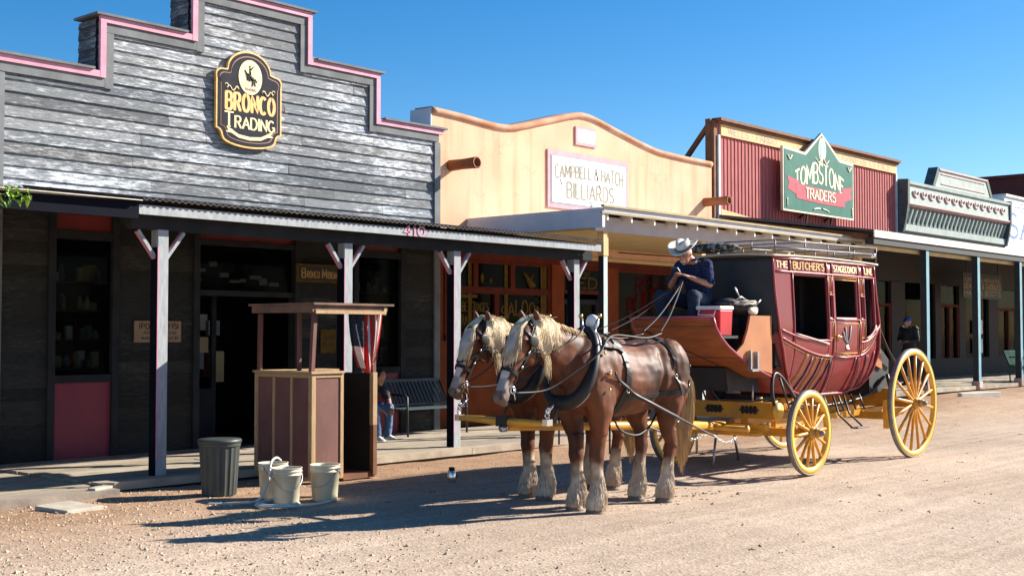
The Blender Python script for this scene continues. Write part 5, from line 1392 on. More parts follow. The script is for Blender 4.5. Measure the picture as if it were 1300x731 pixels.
# wheels
def wheel(r,ns,x,y,s,label=None):
    """s=-1: outer face towards -y"""
    Mx=Matrix.Rotation(PI/2,3,'X')     # lathe axis z -> -y
    t=.055
    w=MB();w.lathe([(r-.085,-.030),(r-.012,-.030),(r-.012,.030),(r-.085,.030),(r-.092,.0),(r-.085,-.030)],n=64,M=Mx,caps=False)
    o=bpy.data.objects.new('wheel',w.mesh('wheel'));COL.objects.link(o);o.parent=ct;o.location=V((x,y,r))-ct.location
    o.data.materials.append(M['yellowlite'])
    ty=MB();ty.lathe([(r-.012,-.033),(r,-.030),(r,.030),(r-.012,.033),(r-.012,-.033)],n=64,M=Mx,caps=False).build('tyre',M['tyre'],o,local=True)
    hb=MB();hb.lathe([(.03,-.16),(.045,-.15),(.05,-.07),(.078,-.06),(.085,0),(.078,.06),(.055,.07),(.05,.13),(.052,.15),(.03,.155),(.03,.19),(.012,.195)],n=20,M=Matrix.Scale(1,3)@Mx if s<0 else Matrix.Rotation(-PI/2,3,'X')).build('hub',M['yellow'],o,local=True)
    hc=MB()
    sc_=-1 if s<0 else 1
    hc.lathe([(.088,-.008),(.092,0),(.088,.03),(.06,.032)],(0,sc_*.055 if False else 0,0),20,Mx if s<0 else Matrix.Rotation(-PI/2,3,'X'))
    hc.lathe([(.058,.1),(.058,.118)],n=20,M=Mx if s<0 else Matrix.Rotation(-PI/2,3,'X')).lathe([(.034,.15),(.036,.17),(.026,.2),(.01,.205)],n=16,M=Mx if s<0 else Matrix.Rotation(-PI/2,3,'X'))
    hc.build('hub_band',M['tyre'],o,local=True)
    sp=None
    for k in range(ns):
        a=2*PI*(k+.35)/ns
        if sp is None:
            q=MB();L=r-.075-.07;prof=[]
            q.tube([(0,sc_*.025,.07),(0,sc_*.02,.12),(0,sc_*.012,.07+L*.5),(0,0,.07+L)],[.026,.024,.020,.021],8,flat=1.0)
            sp=q.build('spoke',M['yellow'],o,local=True);c=sp
        else:
            c=sp.copy();COL.objects.link(c);c.parent=o
        c.rotation_euler=(0,a,0)
    return o
wheel(.515,14,FX,YR,-1);wheel(.515,14,FX,YL+.14,1);wheel(.755,16,RX,YR,-1);wheel(.755,16,RX,YL+.18,1)

# ---- load on the coach
co=thing('cooler_box','red picnic cooler with a white lid on the driver box edge','cooler',(12.66,7.99,1.69))
def frus(x0,x1,y0,y1,z0,z1,e):
    mb=MB();mb.add([(x0+e,y0+e,z0),(x1-e,y0+e,z0),(x1-e,y1-e,z0),(x0+e,y1-e,z0),(x0,y0,z1),(x1,y0,z1),(x1,y1,z1),(x0,y1,z1)],[(3,2,1,0),(4,5,6,7),(0,1,5,4),(1,2,6,5),(2,3,7,6),(3,0,4,7)]);return mb
frus(12.52,12.80,7.83,8.15,1.692,1.99,.012).build('body',M['coolerred'],co,bevel=.012)
MB().box(12.51,7.82,1.992,12.81,8.16,2.035).build('lid',M['coolerwhite'],co,bevel=.012)
MB().tube([(12.50,7.88,2.0),(12.47,7.88,1.93),(12.47,8.10,1.93),(12.50,8.10,2.0)],.008,6).build('handle',M['coolerwhite'],co)
bg=thing('gear_bag','dark bag bundled with pale rope and whip ends behind the cooler','bag',(13.2,7.95,1.93))
mb=MB();mb.ell((13.22,8.0,2.02),(.19,.17,.10)).ell((13.05,8.1,2.08),(.15,.18,.07)).ell((13.35,7.92,2.0),(.12,.1,.07));
place_mesh('bag',sculpt(mb,.012,4),M['coachleather'],bg);bg.children[0].data.transform(Matrix.Translation(-bg.location))
mb=MB();q=random.Random(4)
for k in range(7):
    a=q.uniform(0,6);mb.tube(smooth([(13.2+.17*math.cos(a+j*.9)*(1+.1*j%2),7.93+.12*math.sin(a+j*.9),2.06+.05*q.random()) for j in range(6)],5),.008,5)
mb.build('rope_coil',M['rope'],bg)
mb=MB();mb.tube([(13.05,7.86,2.10),(12.95,7.85,2.18),(12.86,7.84,2.26)],.010,6).tube([(13.18,7.84,2.10),(13.0,7.84,2.15),(12.90,7.84,2.12)],.009,6).tube([(13.3,7.82,2.05),(13.38,7.8,2.12)],.009,6)
mb.build('whip_handle',M['metal'],bg)
MB().ell((13.25,7.83,1.98),(.10,.04,.05)).build('white_pouch',M['bucket'],bg)
rb_=thing('roof_bundle','dark rolled bundle with pale patches lying on the coach roof behind the driver','bundle',(13.6,8.7,2.72))
mb=MB();mb.ell((13.55,8.62,2.79),(.14,.38,.07)).ell((13.72,8.8,2.80),(.12,.3,.06)).ell((13.6,8.35,2.78),(.1,.14,.05))
place_mesh('roll',sculpt(mb,.014,4),mat('mottled_bundle',(.03,.03,.028),.9,(.33,.3,.24),16,bump=.4,lo=.5,hi=.6),rb_);rb_.children[0].data.transform(Matrix.Translation(-rb_.location))
# ================================================================ HORSES
def horse_body(yaw,tuck):
    mb=MB()
    mb.loft([((-1.03,0,1.42),.10,.14),((-.96,0,1.36),.24,.27),((-.78,0,1.345),.325,.365),((-.48,0,1.31),.325,.365),((-.15,0,1.275),.335,.365),((.15,0,1.27),.34,.37),((.45,0,1.33),.325,.41),((.64,0,1.34),.30,.39),((.80,0,1.29),.25,.31),((.92,0,1.26),.15,.18)],n=28)
    # base of neck to poll
    mb.loft([((.50,0,1.38),.20,.34),((.70,0,1.44),.17,.32),((.90,0,1.53),.135,.27),((1.08,0,1.62),.115,.225),((1.22,0,1.70),.10,.18),((1.34,0,1.76),.088,.135),((1.42,0,1.78),.08,.11)],n=24)
    def hd(p):
        p=V(p);c=V((1.30,0,0));a=yaw
        q=p-c;q.x*=1+tuck;return V((q.x*math.cos(a)-q.y*math.sin(a),q.x*math.sin(a)+q.y*math.cos(a),q.z))+c
    L=lambda secs:[(hd(c),a,b) for c,a,b in secs]
    lat=(-math.sin(yaw),math.cos(yaw),0)
    mb.loft(L([((1.38,0,1.82),.060,.06),((1.44,0,1.765),.098,.105),((1.50,0,1.68),.112,.135),((1.555,0,1.59),.105,.140),((1.61,0,1.49),.082,.115),((1.665,0,1.39),.066,.088),((1.715,0,1.29),.060,.074),((1.755,0,1.21),.068,.075),((1.785,0,1.145),.066,.066),((1.80,0,1.10),.045,.042)]),lat,n=24)
    for s in (-1,1):
        mb.ell(hd((1.44,s*.062,1.56)),(.12,.045,.13))                    # cheek
        mb.ell(hd((1.565,s*.098,1.665)),(.035,.02,.028))                  # brow
        mb.ell(hd((1.815,s*.045,1.16)),(.03,.022,.035))                   # nostril rim
        mb.limb([hd((1.36,s*.065,1.81)),hd((1.385,s*.082,1.865)),hd((1.41,s*.088,1.92)),hd((1.43,s*.082,1.955))],[.032,.040,.030,.010],8)
    mb.ell(hd((1.745,0,1.105)),(.05,.045,.035))                           # chin
    for s in (-1,1):
        mb.ell((-.76,s*.17,1.33),(.29,.18,.35))                           # rump
        mb.ell((.60,s*.20,1.25),(.24,.125,.36))                           # shoulder
        mb.ell((.80,s*.10,1.20),(.15,.12,.17))                            # chest
        f=.03*s
        # fore leg
        x=.54+f
        mb.loft([((.60,s*.19,1.12),.12,.19),((.57+f*.3,s*.185,.95),.105,.145),((x,s*.165,.78),.082,.105),((x,s*.155,.64),.070,.084),((x+.01,s*.15,.545),.074,.084),((x+.005,s*.148,.48),.064,.072),((x,s*.147,.38),.058,.066),((x-.01,s*.146,.27),.064,.078),((x-.015,s*.145,.18),.084,.100),((x+.005,s*.145,.11),.090,.106),((x+.025,s*.145,.05),.088,.104),((x+.03,s*.145,.022),.082,.098)],n=16)
        # hind leg
        f=-.05*s;x=-.62+f
        mb.loft([((-.72,s*.20,1.22),.16,.27),((-.66,s*.205,1.02),.135,.22),((-.66,s*.19,.86),.10,.155),((-.72,s*.17,.74),.075,.115),((x-.12,s*.16,.64),.060,.092),((x-.13,s*.155,.57),.062,.092),((x-.10,s*.15,.48),.056,.074),((x-.07,s*.148,.36),.058,.072),((x-.055,s*.147,.26),.066,.080),((x-.04,s*.146,.18),.082,.100),((x-.015,s*.145,.11),.088,.108),((x+.005,s*.145,.05),.086,.106),((x+.01,s*.145,.022),.080,.098)],n=16)
    me=sculpt(mb,.0135,5,.5)
    for v in me.vertices:
        p=v.co;s=1 if p.y>0 else -1
        if .75<p.z<1.72 and abs(p.y)>.08:
            g=0
            xc=-.40-.55*(p.z-1.25)**2+.25*(1.25-p.z)*(p.z<1.25);g+=.042*math.exp(-((p.x-xc)/.06)**2)*sm(.8,1.0,p.z)*(1-sm(1.5,1.68,p.z))   # flank crease
            g+=.028*math.exp(-((p.x-.36-.1*(p.z-1.2))/.05)**2)*(1-sm(1.35,1.6,p.z))                                                         # behind the elbow
            g+=.016*math.exp(-((p.x-.86+.35*(p.z-1.2))/.04)**2)*(1-sm(1.4,1.6,p.z))
            g+=.014*math.exp(-((p.x+.72-.5*(p.z-1.15))/.035)**2)*(1-sm(1.25,1.4,p.z))
            g-=.0015*math.sin(p.x*38)*(abs(p.x)<.3)*math.exp(-((p.z-1.2)/.14)**2)
            g+=.020*noise.noise(p*4.5)+.009*noise.noise(p*10)+.012*abs(noise.noise(V((p.x*3.5,p.z*2.2,2))))*2-.008
            p.y-=s*g
        if p.z<.30:
            p.x+=.014*noise.noise(V((p.x*26,p.y*26,p.z*7)));p.y+=.014*noise.noise(V((p.x*26,p.y*26+7,p.z*7)))
        if p.x<0: p.x*=.85
    cols=[]
    W_=(.72,.60,.46);C_=(.17,.048,.014);D_=(.040,.012,.005)
    inv=lambda p:(V((math.cos(-yaw)*(p.x-1.3)-math.sin(-yaw)*p.y+1.3, math.sin(-yaw)*(p.x-1.3)+math.cos(-yaw)*p.y,p.z)))
    for v in me.vertices:
        p=v.co;n=noise.noise(p*5);n2=noise.noise(p*16)
        k=.5+.75*noise.noise(p*2.6)+.25*noise.noise(p*9);c=[D_[i]+(C_[i]-D_[i])*min(1,max(0,k*1.1+.1)) for i in range(3)]
        # pale lower legs with ragged upper edge
        if p.z<.66:
            t=(1-sm(.30,.54,p.z+.14*n+.08*n2))*(.80+.35*noise.noise(p*9));t=max(0,min(1,t));c=[c[i]*(1-t)+W_[i]*t for i in range(3)]
        if p.x>1.28 and p.z>1.0:
            h=inv(p)
            # distance in front of the face line from poll to nose
            d=V((.38,0,-.68)).normalized();q=h-V((1.44,0,1.77));al=q.dot(d);ft=V((.68,0,.38)).normalized();fr_=q.dot(ft)
            wd=.045+.02*math.sin(al*6)+.012*n2
            if fr_>.035 and abs(h.y)<wd and al>.02:
                c=[.60,.56,.53]
            if al>.56: 
                t=sm(.56,.66,al);c=[c[i]*(1-t)+(.20,.14,.115)[i]*t for i in range(3)]
                if abs(h.y)<.055 and fr_>-.01 and al<.68: c=[.40,.34,.31]
        if p.z<1.05 and p.z>.8 and abs(p.x)<.5 and abs(p.y)<.18: c=[x_*1.15 for x_ in c]
        cols.append(tuple(c))
    return me,cols,hd

def hair(strands,r0,r1,seed=0):
    mb=MB()
    for pts in strands:
        m=len(pts);mb.tube(pts,[r0+(r1-r0)*(i/(m-1))**1.5 for i in range(m)],4,flat=.6)
    return mb

def make_horse(loc,label,yaw,seed,bend=0.0):
    t=thing('draught_horse',label,'horse',loc,PI,'the pair of harnessed draught horses')
    me,cols,hd=horse_body(yaw,bend)
    bvh=BVHTree.FromPolygons([v.co.copy() for v in me.vertices],[tuple(p.vertices) for p in me.polygons])
    body=place_mesh('body',me,M['horse'],t,cols)
    q=random.Random(seed)
    # rotate 180: local +x faces world -x, local +y faces world -y (towards the street)
    def crest(u):   # u 0 withers .. 1 poll
        P=[(.58,1.745),(.75,1.765),(.92,1.80),(1.08,1.84),(1.22,1.865),(1.34,1.875),(1.41,1.87)]
        k=min(int(u*6),5);f=u*6-k
        p=V((P[k][0]+(P[k+1][0]-P[k][0])*f,0,P[k][1]+(P[k+1][1]-P[k][1])*f))
        return hd(p) if p.x>1.3 else p
    def surf(x,z,s=1,out=.0):
        h=bvh.ray_cast(V((x,s*1.2,z)),V((0,-s,0)))
        return V((x,h[0].y+s*out,z)) if h[0] else None
    # --- mane: falls over the street side
    st=[]
    for k in range(900):
        u=.50+.50*q.random();c=crest(u)+V((0,0,q.uniform(-.01,.012)))
        ln=q.uniform(.14,.27)*(1.0+1.15*math.exp(-((u-.72)/.06)**2)*(q.random()<.8))
        clump=.03*math.sin(u*40)
        pts=[c+V((0,-.02,-.015)),c+V((q.uniform(-.01,.01),.02,.020))]
        n=7;dx=q.uniform(-.05,.05)+clump
        for i in range(1,n+1):
            f=i/n;x=c.x+dx*f+.035*f;z=c.z-.01-ln*f
            sp_=surf(x,z,1) if z<c.z-.03 else None
            y=(sp_.y if sp_ else .05+.05*f)+.012+.028*q.random()*(1 if i<n else 1.2)
            y=max(y,.045+.04*f)
            pts.append(V((x,y,z)))
        st.append(pts)
    hair(st,.006,.0015).build('mane',M['mane'],t,local=True)
    # ragged tuft along the crest and forelock
    st=[]
    for k in range(220):
        u=q.uniform(.05,.56);c=crest(u);l=q.uniform(.04,.10)+.10*sm(.38,.56,u)*q.random();st.append([c+V((0,0,-.02)),c+V((q.uniform(-.01,.02),q.uniform(.0,.03),.012)),c+V((.02,.05+.03*q.random(),-l*.4)),c+V((.02,.075+.03*q.random(),-l))])
    hair(st,.008,.002).build('neck_mane',M['tailhair'],t,local=True)
    st=[]
    for k in range(150):
        u=q.uniform(.55,1.0);c=crest(u);st.append([c+V((0,q.uniform(-.02,.02),-.02)),c+V((q.uniform(-.02,.03),q.uniform(-.02,.04),.03)),c+V((q.uniform(-.03,.06),q.uniform(-.02,.10),.015+q.uniform(-.02,.03)))])
    for k in range(170):
        y0=q.uniform(-.05,.06);ln=q.uniform(.22,.46);pts=[hd((1.375,y0*.6,1.865)),hd((1.44,y0*.9,1.885))]
        sd=q.uniform(-.3,1.0)
        for i in range(1,7):
            f=i/6;al=ln*f;bx=1.44+.38/.78*al;bz=1.77-.68/.78*al
            off=.125-.02*f+q.uniform(0,.02)
            pts.append(hd((bx+.87*off*(1-.25*abs(sd)*f),y0+(sd*.075)*f+.0,bz+.49*off)))
        st.append(pts)
    hair(st,.0055,.0015).build('forelock',M['mane'],t,local=True)
    # tail
    st=[]
    for k in range(650):
        a=q.uniform(0,2*PI);r=q.random()**.5
        w=lambda f:(.03+.085*math.sin(min(1,f*1.15)*PI*.70))*(1-.35*max(0,f-.6)/.4)
        pts=[];L_=1.0+.28*(1-r**1.2)*q.uniform(.4,1)-.25*q.random()**3
        for i in range(10):
            f=i/9;x=-.86-.30*math.sin(min(1,f*3.0)*PI/2)+.04*f;z=1.46+.02*math.sin(f*9)*0-L_*f**1.05
            if f<.12:z=1.46-.02*f
            pts.append(V((x+r*w(f)*math.cos(a),r*w(f)*1.15*math.sin(a)+.012*math.sin(f*5+k*.3),z)))
        st.append(pts)
    hair(st,.007,.0016).build('tail',M['tailhair'],t,local=True)
    # fetlock feathers
    st=[]
    legs=[(.54+.03*s,s*.145,.035,0) for s in (-1,1)]+[((-.62-.05*s)*.85,s*.145,.01,-.04) for s in (-1,1)]
    for lx,ly,ho,fo in legs:
        st=[]
        for k in range(480):
            a=q.uniform(0,2*PI);z0=q.uniform(.12,.42)
            if z0>.30 and math.cos(a)>.1: continue
            cx_=lx+fo*max(0,z0-.1)*3.0;o_=V((cx_,ly,z0));d=V((math.cos(a),math.sin(a),0))
            l=min(z0-.03,q.uniform(.07,.14));P_=[]
            for i in range(5):
                zq=z0-l*i/4;h=bvh.ray_cast(V((cx_,ly,zq))+d*.16,-d)
                b_=h[0] if h[0] is not None and h[3]<.16 else V((cx_,ly,zq))+d*.10
                P_.append(b_+d*(-.004+.010*i/4+.010*q.random()*(i/4)))
            st.append(P_)
        hair(st,.0045,.0015).build('fetlock_feather',M['feather'],t,local=True)
        MB().lathe([(.092,0),(.094,.01),(.080,.05),(.065,.06)],(lx+ho,ly,.0),18).build('hoof',M['hoof'],t,local=True)
    # eyes and nostrils
    ey=MB();no=MB()
    for s in (-1,1):
        ey.ell(hd((1.560,s*.105,1.645)),(.020,.014,.018));no.ell(hd((1.832,s*.047,1.155)),(.010,.012,.016))
    ey.build('eye',M['black'],t,local=True);no.build('nostril',M['black'],t,local=True)
    # ------------------------------------------------ harness
    def strap(mb,pts,w,th=.008):
        """ribbon through points lying on the surface"""
        P=[p for p in pts if p is not None];m=len(P);vs=[]
        for i,p in enumerate(P):
            d=(P[min(i+1,m-1)]-P[max(i-1,0)]).normalized()
            h=bvh.find_nearest(p);nrm=(p-h[0]) if h[0] is not None and (p-h[0]).length>1e-4 else h[1]
            nrm=h[1] if nrm.dot(h[1])<0 or nrm.length<1e-3 else nrm.normalized()
            sd=d.cross(nrm).normalized()
            for k,o in ((-1,0),(1,0),(1,th),(-1,th)): vs.append(p+sd*w/2*k+nrm*o)
        fs=[(4*i+a,4*i+(a+1)%4,4*i+4+(a+1)%4,4*i+4+a) for i in range(m-1) for a in range(4)]+[(0,1,2,3),(4*m-1,4*m-2,4*m-3,4*m-4)]
        mb.add(vs,fs)
    def ring(center,axis,rad=.9,a0=0,a1=360,n=40,ref=(0,0,1)):
        axis=V(axis).normalized();r_=V(ref);r_=(r_-axis*r_.dot(axis)).normalized();b=axis.cross(r_);out=[]
        c=V(center)
        for i in range(n+1):
            a=R(a0+(a1-a0)*i/n);d=r_*math.cos(a)+b*math.sin(a)
            h=bvh.ray_cast(c+d*rad,-d)
            if h[0] is not None: out.append(h[0]+d*.006)
        return out
    def sidepts(P,s=1,n=10,out=.008):
        o=[]
        for a,b in zip(P,P[1:]):
            for i in range(n):
                f=i/n;x=a[0]+(b[0]-a[0])*f;z=a[1]+(b[1]-a[1])*f;p=surf(x,z,s,out)
                if p:o.append(p)
        p=surf(P[-1][0],P[-1][1],s,out)
        if p:o.append(p)
        return o
    # collar: padded ring leaning back around the base of the neck
    cl=MB();ax=V((.80,0,.42)).normalized();cc=V((.74,0,1.42))
    sd=V((0,1,0));upc=ax.cross(sd);upc=upc if upc.z>0 else -upc
    ringp=[]
    for i in range(40):
        a=2*PI*i/40;ringp.append(cc+sd*(.245*math.sin(a)*(1-.18*math.cos(a)))+upc*(.40*math.cos(a)))
    rad=[.054+.016*(-math.cos(2*PI*i/40)) for i in range(40)]
    cl.tube(ringp,rad,14,closed=True,upv=ax);cl.build('collar',M['leather'],t,local=True)
    hm=MB()
    for s in (-1,1):
        hp=[]
        for i in range(2,18):
            a=PI*i/19;hp.append(cc-ax*.055+sd*s*(.270*math.sin(a)*(1-.18*math.cos(a)))+upc*(.43*math.cos(a)))
        hp=[hp[0]+V((-.02,s*.03,.13)),hp[0]+V((0,s*.01,.06))]+hp
        hm.tube(hp,[.012]*2+[.017]*(len(hp)-2),8)
    hm.build('hames',M['metal'],t,local=True)
    bb_=MB()
    for s in (-1,1):
        a=PI*2/19;p=cc-ax*.055+sd*s*(.27*math.sin(a))+upc*(.43*math.cos(a))+V((-.02,s*.03,.155));bb_.ell(p,(.024,.024,.024))
        for z in (1.55,1.35,1.2):
            h=surf(.62,z,s,.03)
            if h: bb_.ell(h,(.016,.012,.016))
    bb_.build('brass_ball',M['brass'],t,local=True)
    # pale leather housing on the collar top, hung with rings
    hs=MB();tp=cc+upc*.45;hs.ell(tp+V((-.06,.02,.03)),(.05,.075,.075));place=hs.build('collar_cap',M['offwhite'],t,local=True)
    ws=MB();ws.tube([cc-ax*.08+sd*.18+upc*.36,cc-ax*.09+sd*.24+upc*.2,cc-ax*.09+sd*.28+upc*.02],.020,8,flat=.5);ws.build('hame_strap',M['offwhite'] if False else M['leathergrey'],t,local=True)
    bk=MB()
    # back pad, girth, breeching, hip straps, trace
    strap(bk,ring((.30,0,1.3),(1,0,0.05),.9),.065)                         # saddle and girth
    strap(bk,ring((-.52,0,1.3),(1,0,0),.9,-75,75,30),.035)                 # loin strap
    strap(bk,ring((-.84,0,1.3),(1,0,-.1),.9,-85,85,30),.03)
    for s in (-1,1):
        strap(bk,sidepts([(.30,1.10),(-.2,1.12),(-.62,1.14),(-.86,1.20),(-.97,1.24)],s),.045)   # breeching side
        strap(bk,sidepts([(-.52,1.30),(-.58,1.12)],s),.03)
    rr0=[V((-1.00+.0,y,1.24)) for y in (-.2,-.1,0,.1,.2)]
    P=[]
    for i in range(13):
        a=-80+160*i/12;h=bvh.ray_cast(V((-.7,0,1.22))+V((-math.cos(R(a)),math.sin(R(a)),0))*.9,V((math.cos(R(a)),-math.sin(R(a)),0)))
        if h[0] is not None:P.append(h[0]+V((-math.cos(R(a)),math.sin(R(a)),0))*.008)
    strap(bk,P,.07)
    back=[]
    for i in range(30):
        x=.50-1.45*i/29;h=bvh.ray_cast(V((x,0,2.3)),V((0,0,-1)))
        if h[0] is not None: back.append(h[0]+V((0,0,.006)))
    strap(bk,back,.03)
    for s in (-1,1):
        b2=[]
        for i in range(22):
            x=.46-1.1*i/21;h=bvh.ray_cast(V((x,s*(.06+.10*i/21),2.3)),V((0,0,-1)))
            if h[0] is not None:b2.append(h[0]+V((0,0,.006)))
        strap(bk,b2,.022)
    # loops hanging under the belly
    bk.tube(smooth([(.28,.12,.93),(.2,.16,.78),(-.05,.18,.72),(-.3,.16,.80),(-.45,.14,.93)]),.011,6)
    bk.tube([(.30,.10,.92),(.30,.10,.55)],.010,6)
    bk.build('body_straps',M['leather'],t,local=True)
    tr_=MB()
    for s in (-1,1):
        a=surf(.56,1.36,s,.05);P=[a]+[ (surf(x,z,s,.014) or V((x,s*.3,z))) for x,z in ((.44,1.28),(.30,1.20),(.16,1.13))]+[V((0,s*.385,1.05)),V((-.25,s*.39,.96)),V((-.55,s*.38,.86)),V((-1.0,s*.34,.72)),V((-1.28,s*.32,.64))]
        P=smooth(P,4);tr_.tube(P,[.019 if i<24 else .012 for i in range(len(P))],6,flat=.35,upv=(0,1,0))
        # shiny breeching strap end
    tr_.build('trace',M['leather'],t,local=True)
    ch=MB()
    for s in (-1,1):
        a=V((-1.28,s*.32,.64));b=V((-1.92,s*.20,.60))
        for k in range(16):
            f=k/16;p=a+(b-a)*f+V((0,0,-.07*math.sin(PI*f)));d=(b-a).normalized()
            sd2=V((0,1,0)) if k%2 else V((0,0,1))
            ch.tube([p+d*.026*math.cos(2*PI*j/8)+sd2*.012*math.sin(2*PI*j/8) for j in range(8)],.005,5,closed=True)
    # bright fittings
    for x,z in ((.30,1.18),(.30,1.45),(-.52,1.30),(-.84,1.22),(-.86,1.4),(.60,1.36),(-.6,.85)):
        h=surf(x,z,1,.018)
        if h: ch.tube([h+V((.022*math.cos(2*PI*j/10),0,.022*math.sin(2*PI*j/10))) for j in range(10)],.005,5,closed=True)
    ch.build('trace_chain',M['chrome'],t,local=True)
    pd=MB()
    for s in (-1,1): strap(pd,ring((.34,0,1.3),(1,0,0.05),.9,-s*10,-s*38,10),.10,.02)
    strap(pd,sidepts([(.56,1.62),(.40,1.60),(.30,1.56)],1,6,.02),.05,.015)
    pd.build('back_pad',M['leathergrey'],t,local=True)
    # bridle
    br=MB();dv=V((.38,0,-.68)).normalized()
    def hring(al,tilt=0,w=.03,a0=0,a1=360):
        c=hd(V((1.44,0,1.77))+dv*al);ax_=hd(V((1.44,0,1.77))+dv*(al+.1))-c
        ft=hd(V((1.44,0,1.77))+dv*al+V((.68,0,.38)))-c
        if tilt: ax_=ax_.normalized()+ft.normalized()*tilt
        pr=ring(c,ax_,.35,a0,a1,28,ft);strap(br,pr,w);return pr
    nb_=hring(.46,0,.035);bw=hring(.10,.45,.028);hring(.02,1.2,.028)
    hring(.30,-1.3,.022)
    for s in (-1,1):
        P=[]
        for i in range(12):
            f=i/11;al=.08+.46*f;c=V((1.44,0,1.77))+dv*al-V((.68,0,.38)).normalized()*(.03);c=hd(c)
            d=hd(V((1.3,s,0)))-hd(V((1.3,0,0)));h=bvh.ray_cast(c+d*.4,-d)
            if h[0] is not None:P.append(h[0]+d*.008)
        strap(br,P,.028)
        # blinker
        c=hd((1.50,s*.145,1.665));d=hd((1.3,s,0))-hd((1.3,0,0))
        rot=Matrix.Rotation(-.55,3,'Y')
        br.ell(c,(.065,.010,.055),rot)
    br.build('bridle',M['leather'],t,local=True)
    bt_=MB()
    for s in (-1,1):
        c=hd((1.71,s*.078,1.225))
        bt_.tube([c+V((.032*math.cos(2*PI*j/12),0,.032*math.sin(2*PI*j/12))) for j in range(12)],.006,5,closed=True)
        bt_.tube([c+V((0,0,.03)),c+V((-.03,0,-.09))],.006,5)
        for p in ((1.49,.118,1.735),(1.545,.112,1.56),(1.62,.098,1.43)): bt_.ell(hd((p[0]-.01,s*p[1],p[2])),(.013,.010,.013))
    bt_.build('bit_and_studs',M['chrome'],t,local=True)
    # breast strap / neck-yoke hanger and reins along the neck
    rn=MB()
    rn.tube(smooth([hd((1.70,.09,1.20)),(1.35,.17,1.22),(1.05,.26,1.38),(.80,.34,1.54),(.60,.30,1.68),(.30,.20,1.72),(-.2,.18,1.69),(-.5,.16,1.735)],6),.017,6,flat=.5)
    rn.tube(smooth([hd((1.70,-.09,1.20)),(1.35,-.16,1.27),(1.05,-.22,1.38),(.80,-.30,1.52),(.60,-.26,1.66),(.30,-.16,1.72),(-.2,-.12,1.69),(-.5,-.06,1.735)],6),.010,6,flat=.5)
    rn.tube(smooth([hd((1.47,.12,1.56)),(1.2,.17,1.60),(.95,.20,1.70),(.74,.12,1.80)],6),.012,6,flat=.5)
    rn.tube(smooth([(.92,0,1.08),(1.02,0,.98),(1.06,0,.90)],4),.014,6)
    rn.build('rein_straps',M['leathergrey'],t,local=True)
    return t
h1=make_horse((10.30,7.63,.0),'nearer chestnut draught horse with its whole harnessed side and blond tail in view',R(3),21,.10)
h1.location.z=gz(10.3,7.6)-.005
h2=make_horse((10.72,8.62,.0),'farther chestnut draught horse half hidden behind its partner beside the boardwalk',R(-3),22,-.06)
h2.location.z=gz(10.7,8.6)-.005
# neck yoke
ny=thing('neck_yoke','yellow wooden neck yoke bar hanging across in front of both horses','yoke',(9.12,8.13,.86))
MB().tube([(9.10,8.72,.88),(9.10,8.4,.875),(9.10,8.13,.86),(9.12,7.85,.865),(9.14,7.58,.87)],[.026,.036,.042,.036,.026],10).build('bar',M['yellow'],ny)
mb=MB()
for y in (8.72,7.58):
    for dz in (0,.045,.09): mb.tube([(9.10+.028*math.cos(2*PI*j/10),y+.01*math.sin(dz*60),.90+dz+.028*math.sin(2*PI*j/10)) for j in range(10)],.007,5,closed=True)
    mb.tube([(9.12,y,.99),(9.22,y,1.06)],.012,6);mb.ell((9.10,y,.98),(.022,.022,.03));mb.box(9.06,y-.03,.85,9.14,y+.03,.91)
mb.tube([(9.11,8.13+.05*math.cos(2*PI*j/12),.84+.05*math.sin(2*PI*j/12)) for j in range(12)],.009,5,closed=True)
mb.build('ring_fitting',M['chrome'],ny)
MB().box(9.06,8.06,.82,9.15,8.2,.92).build('centre_binding',M['leather'],ny)
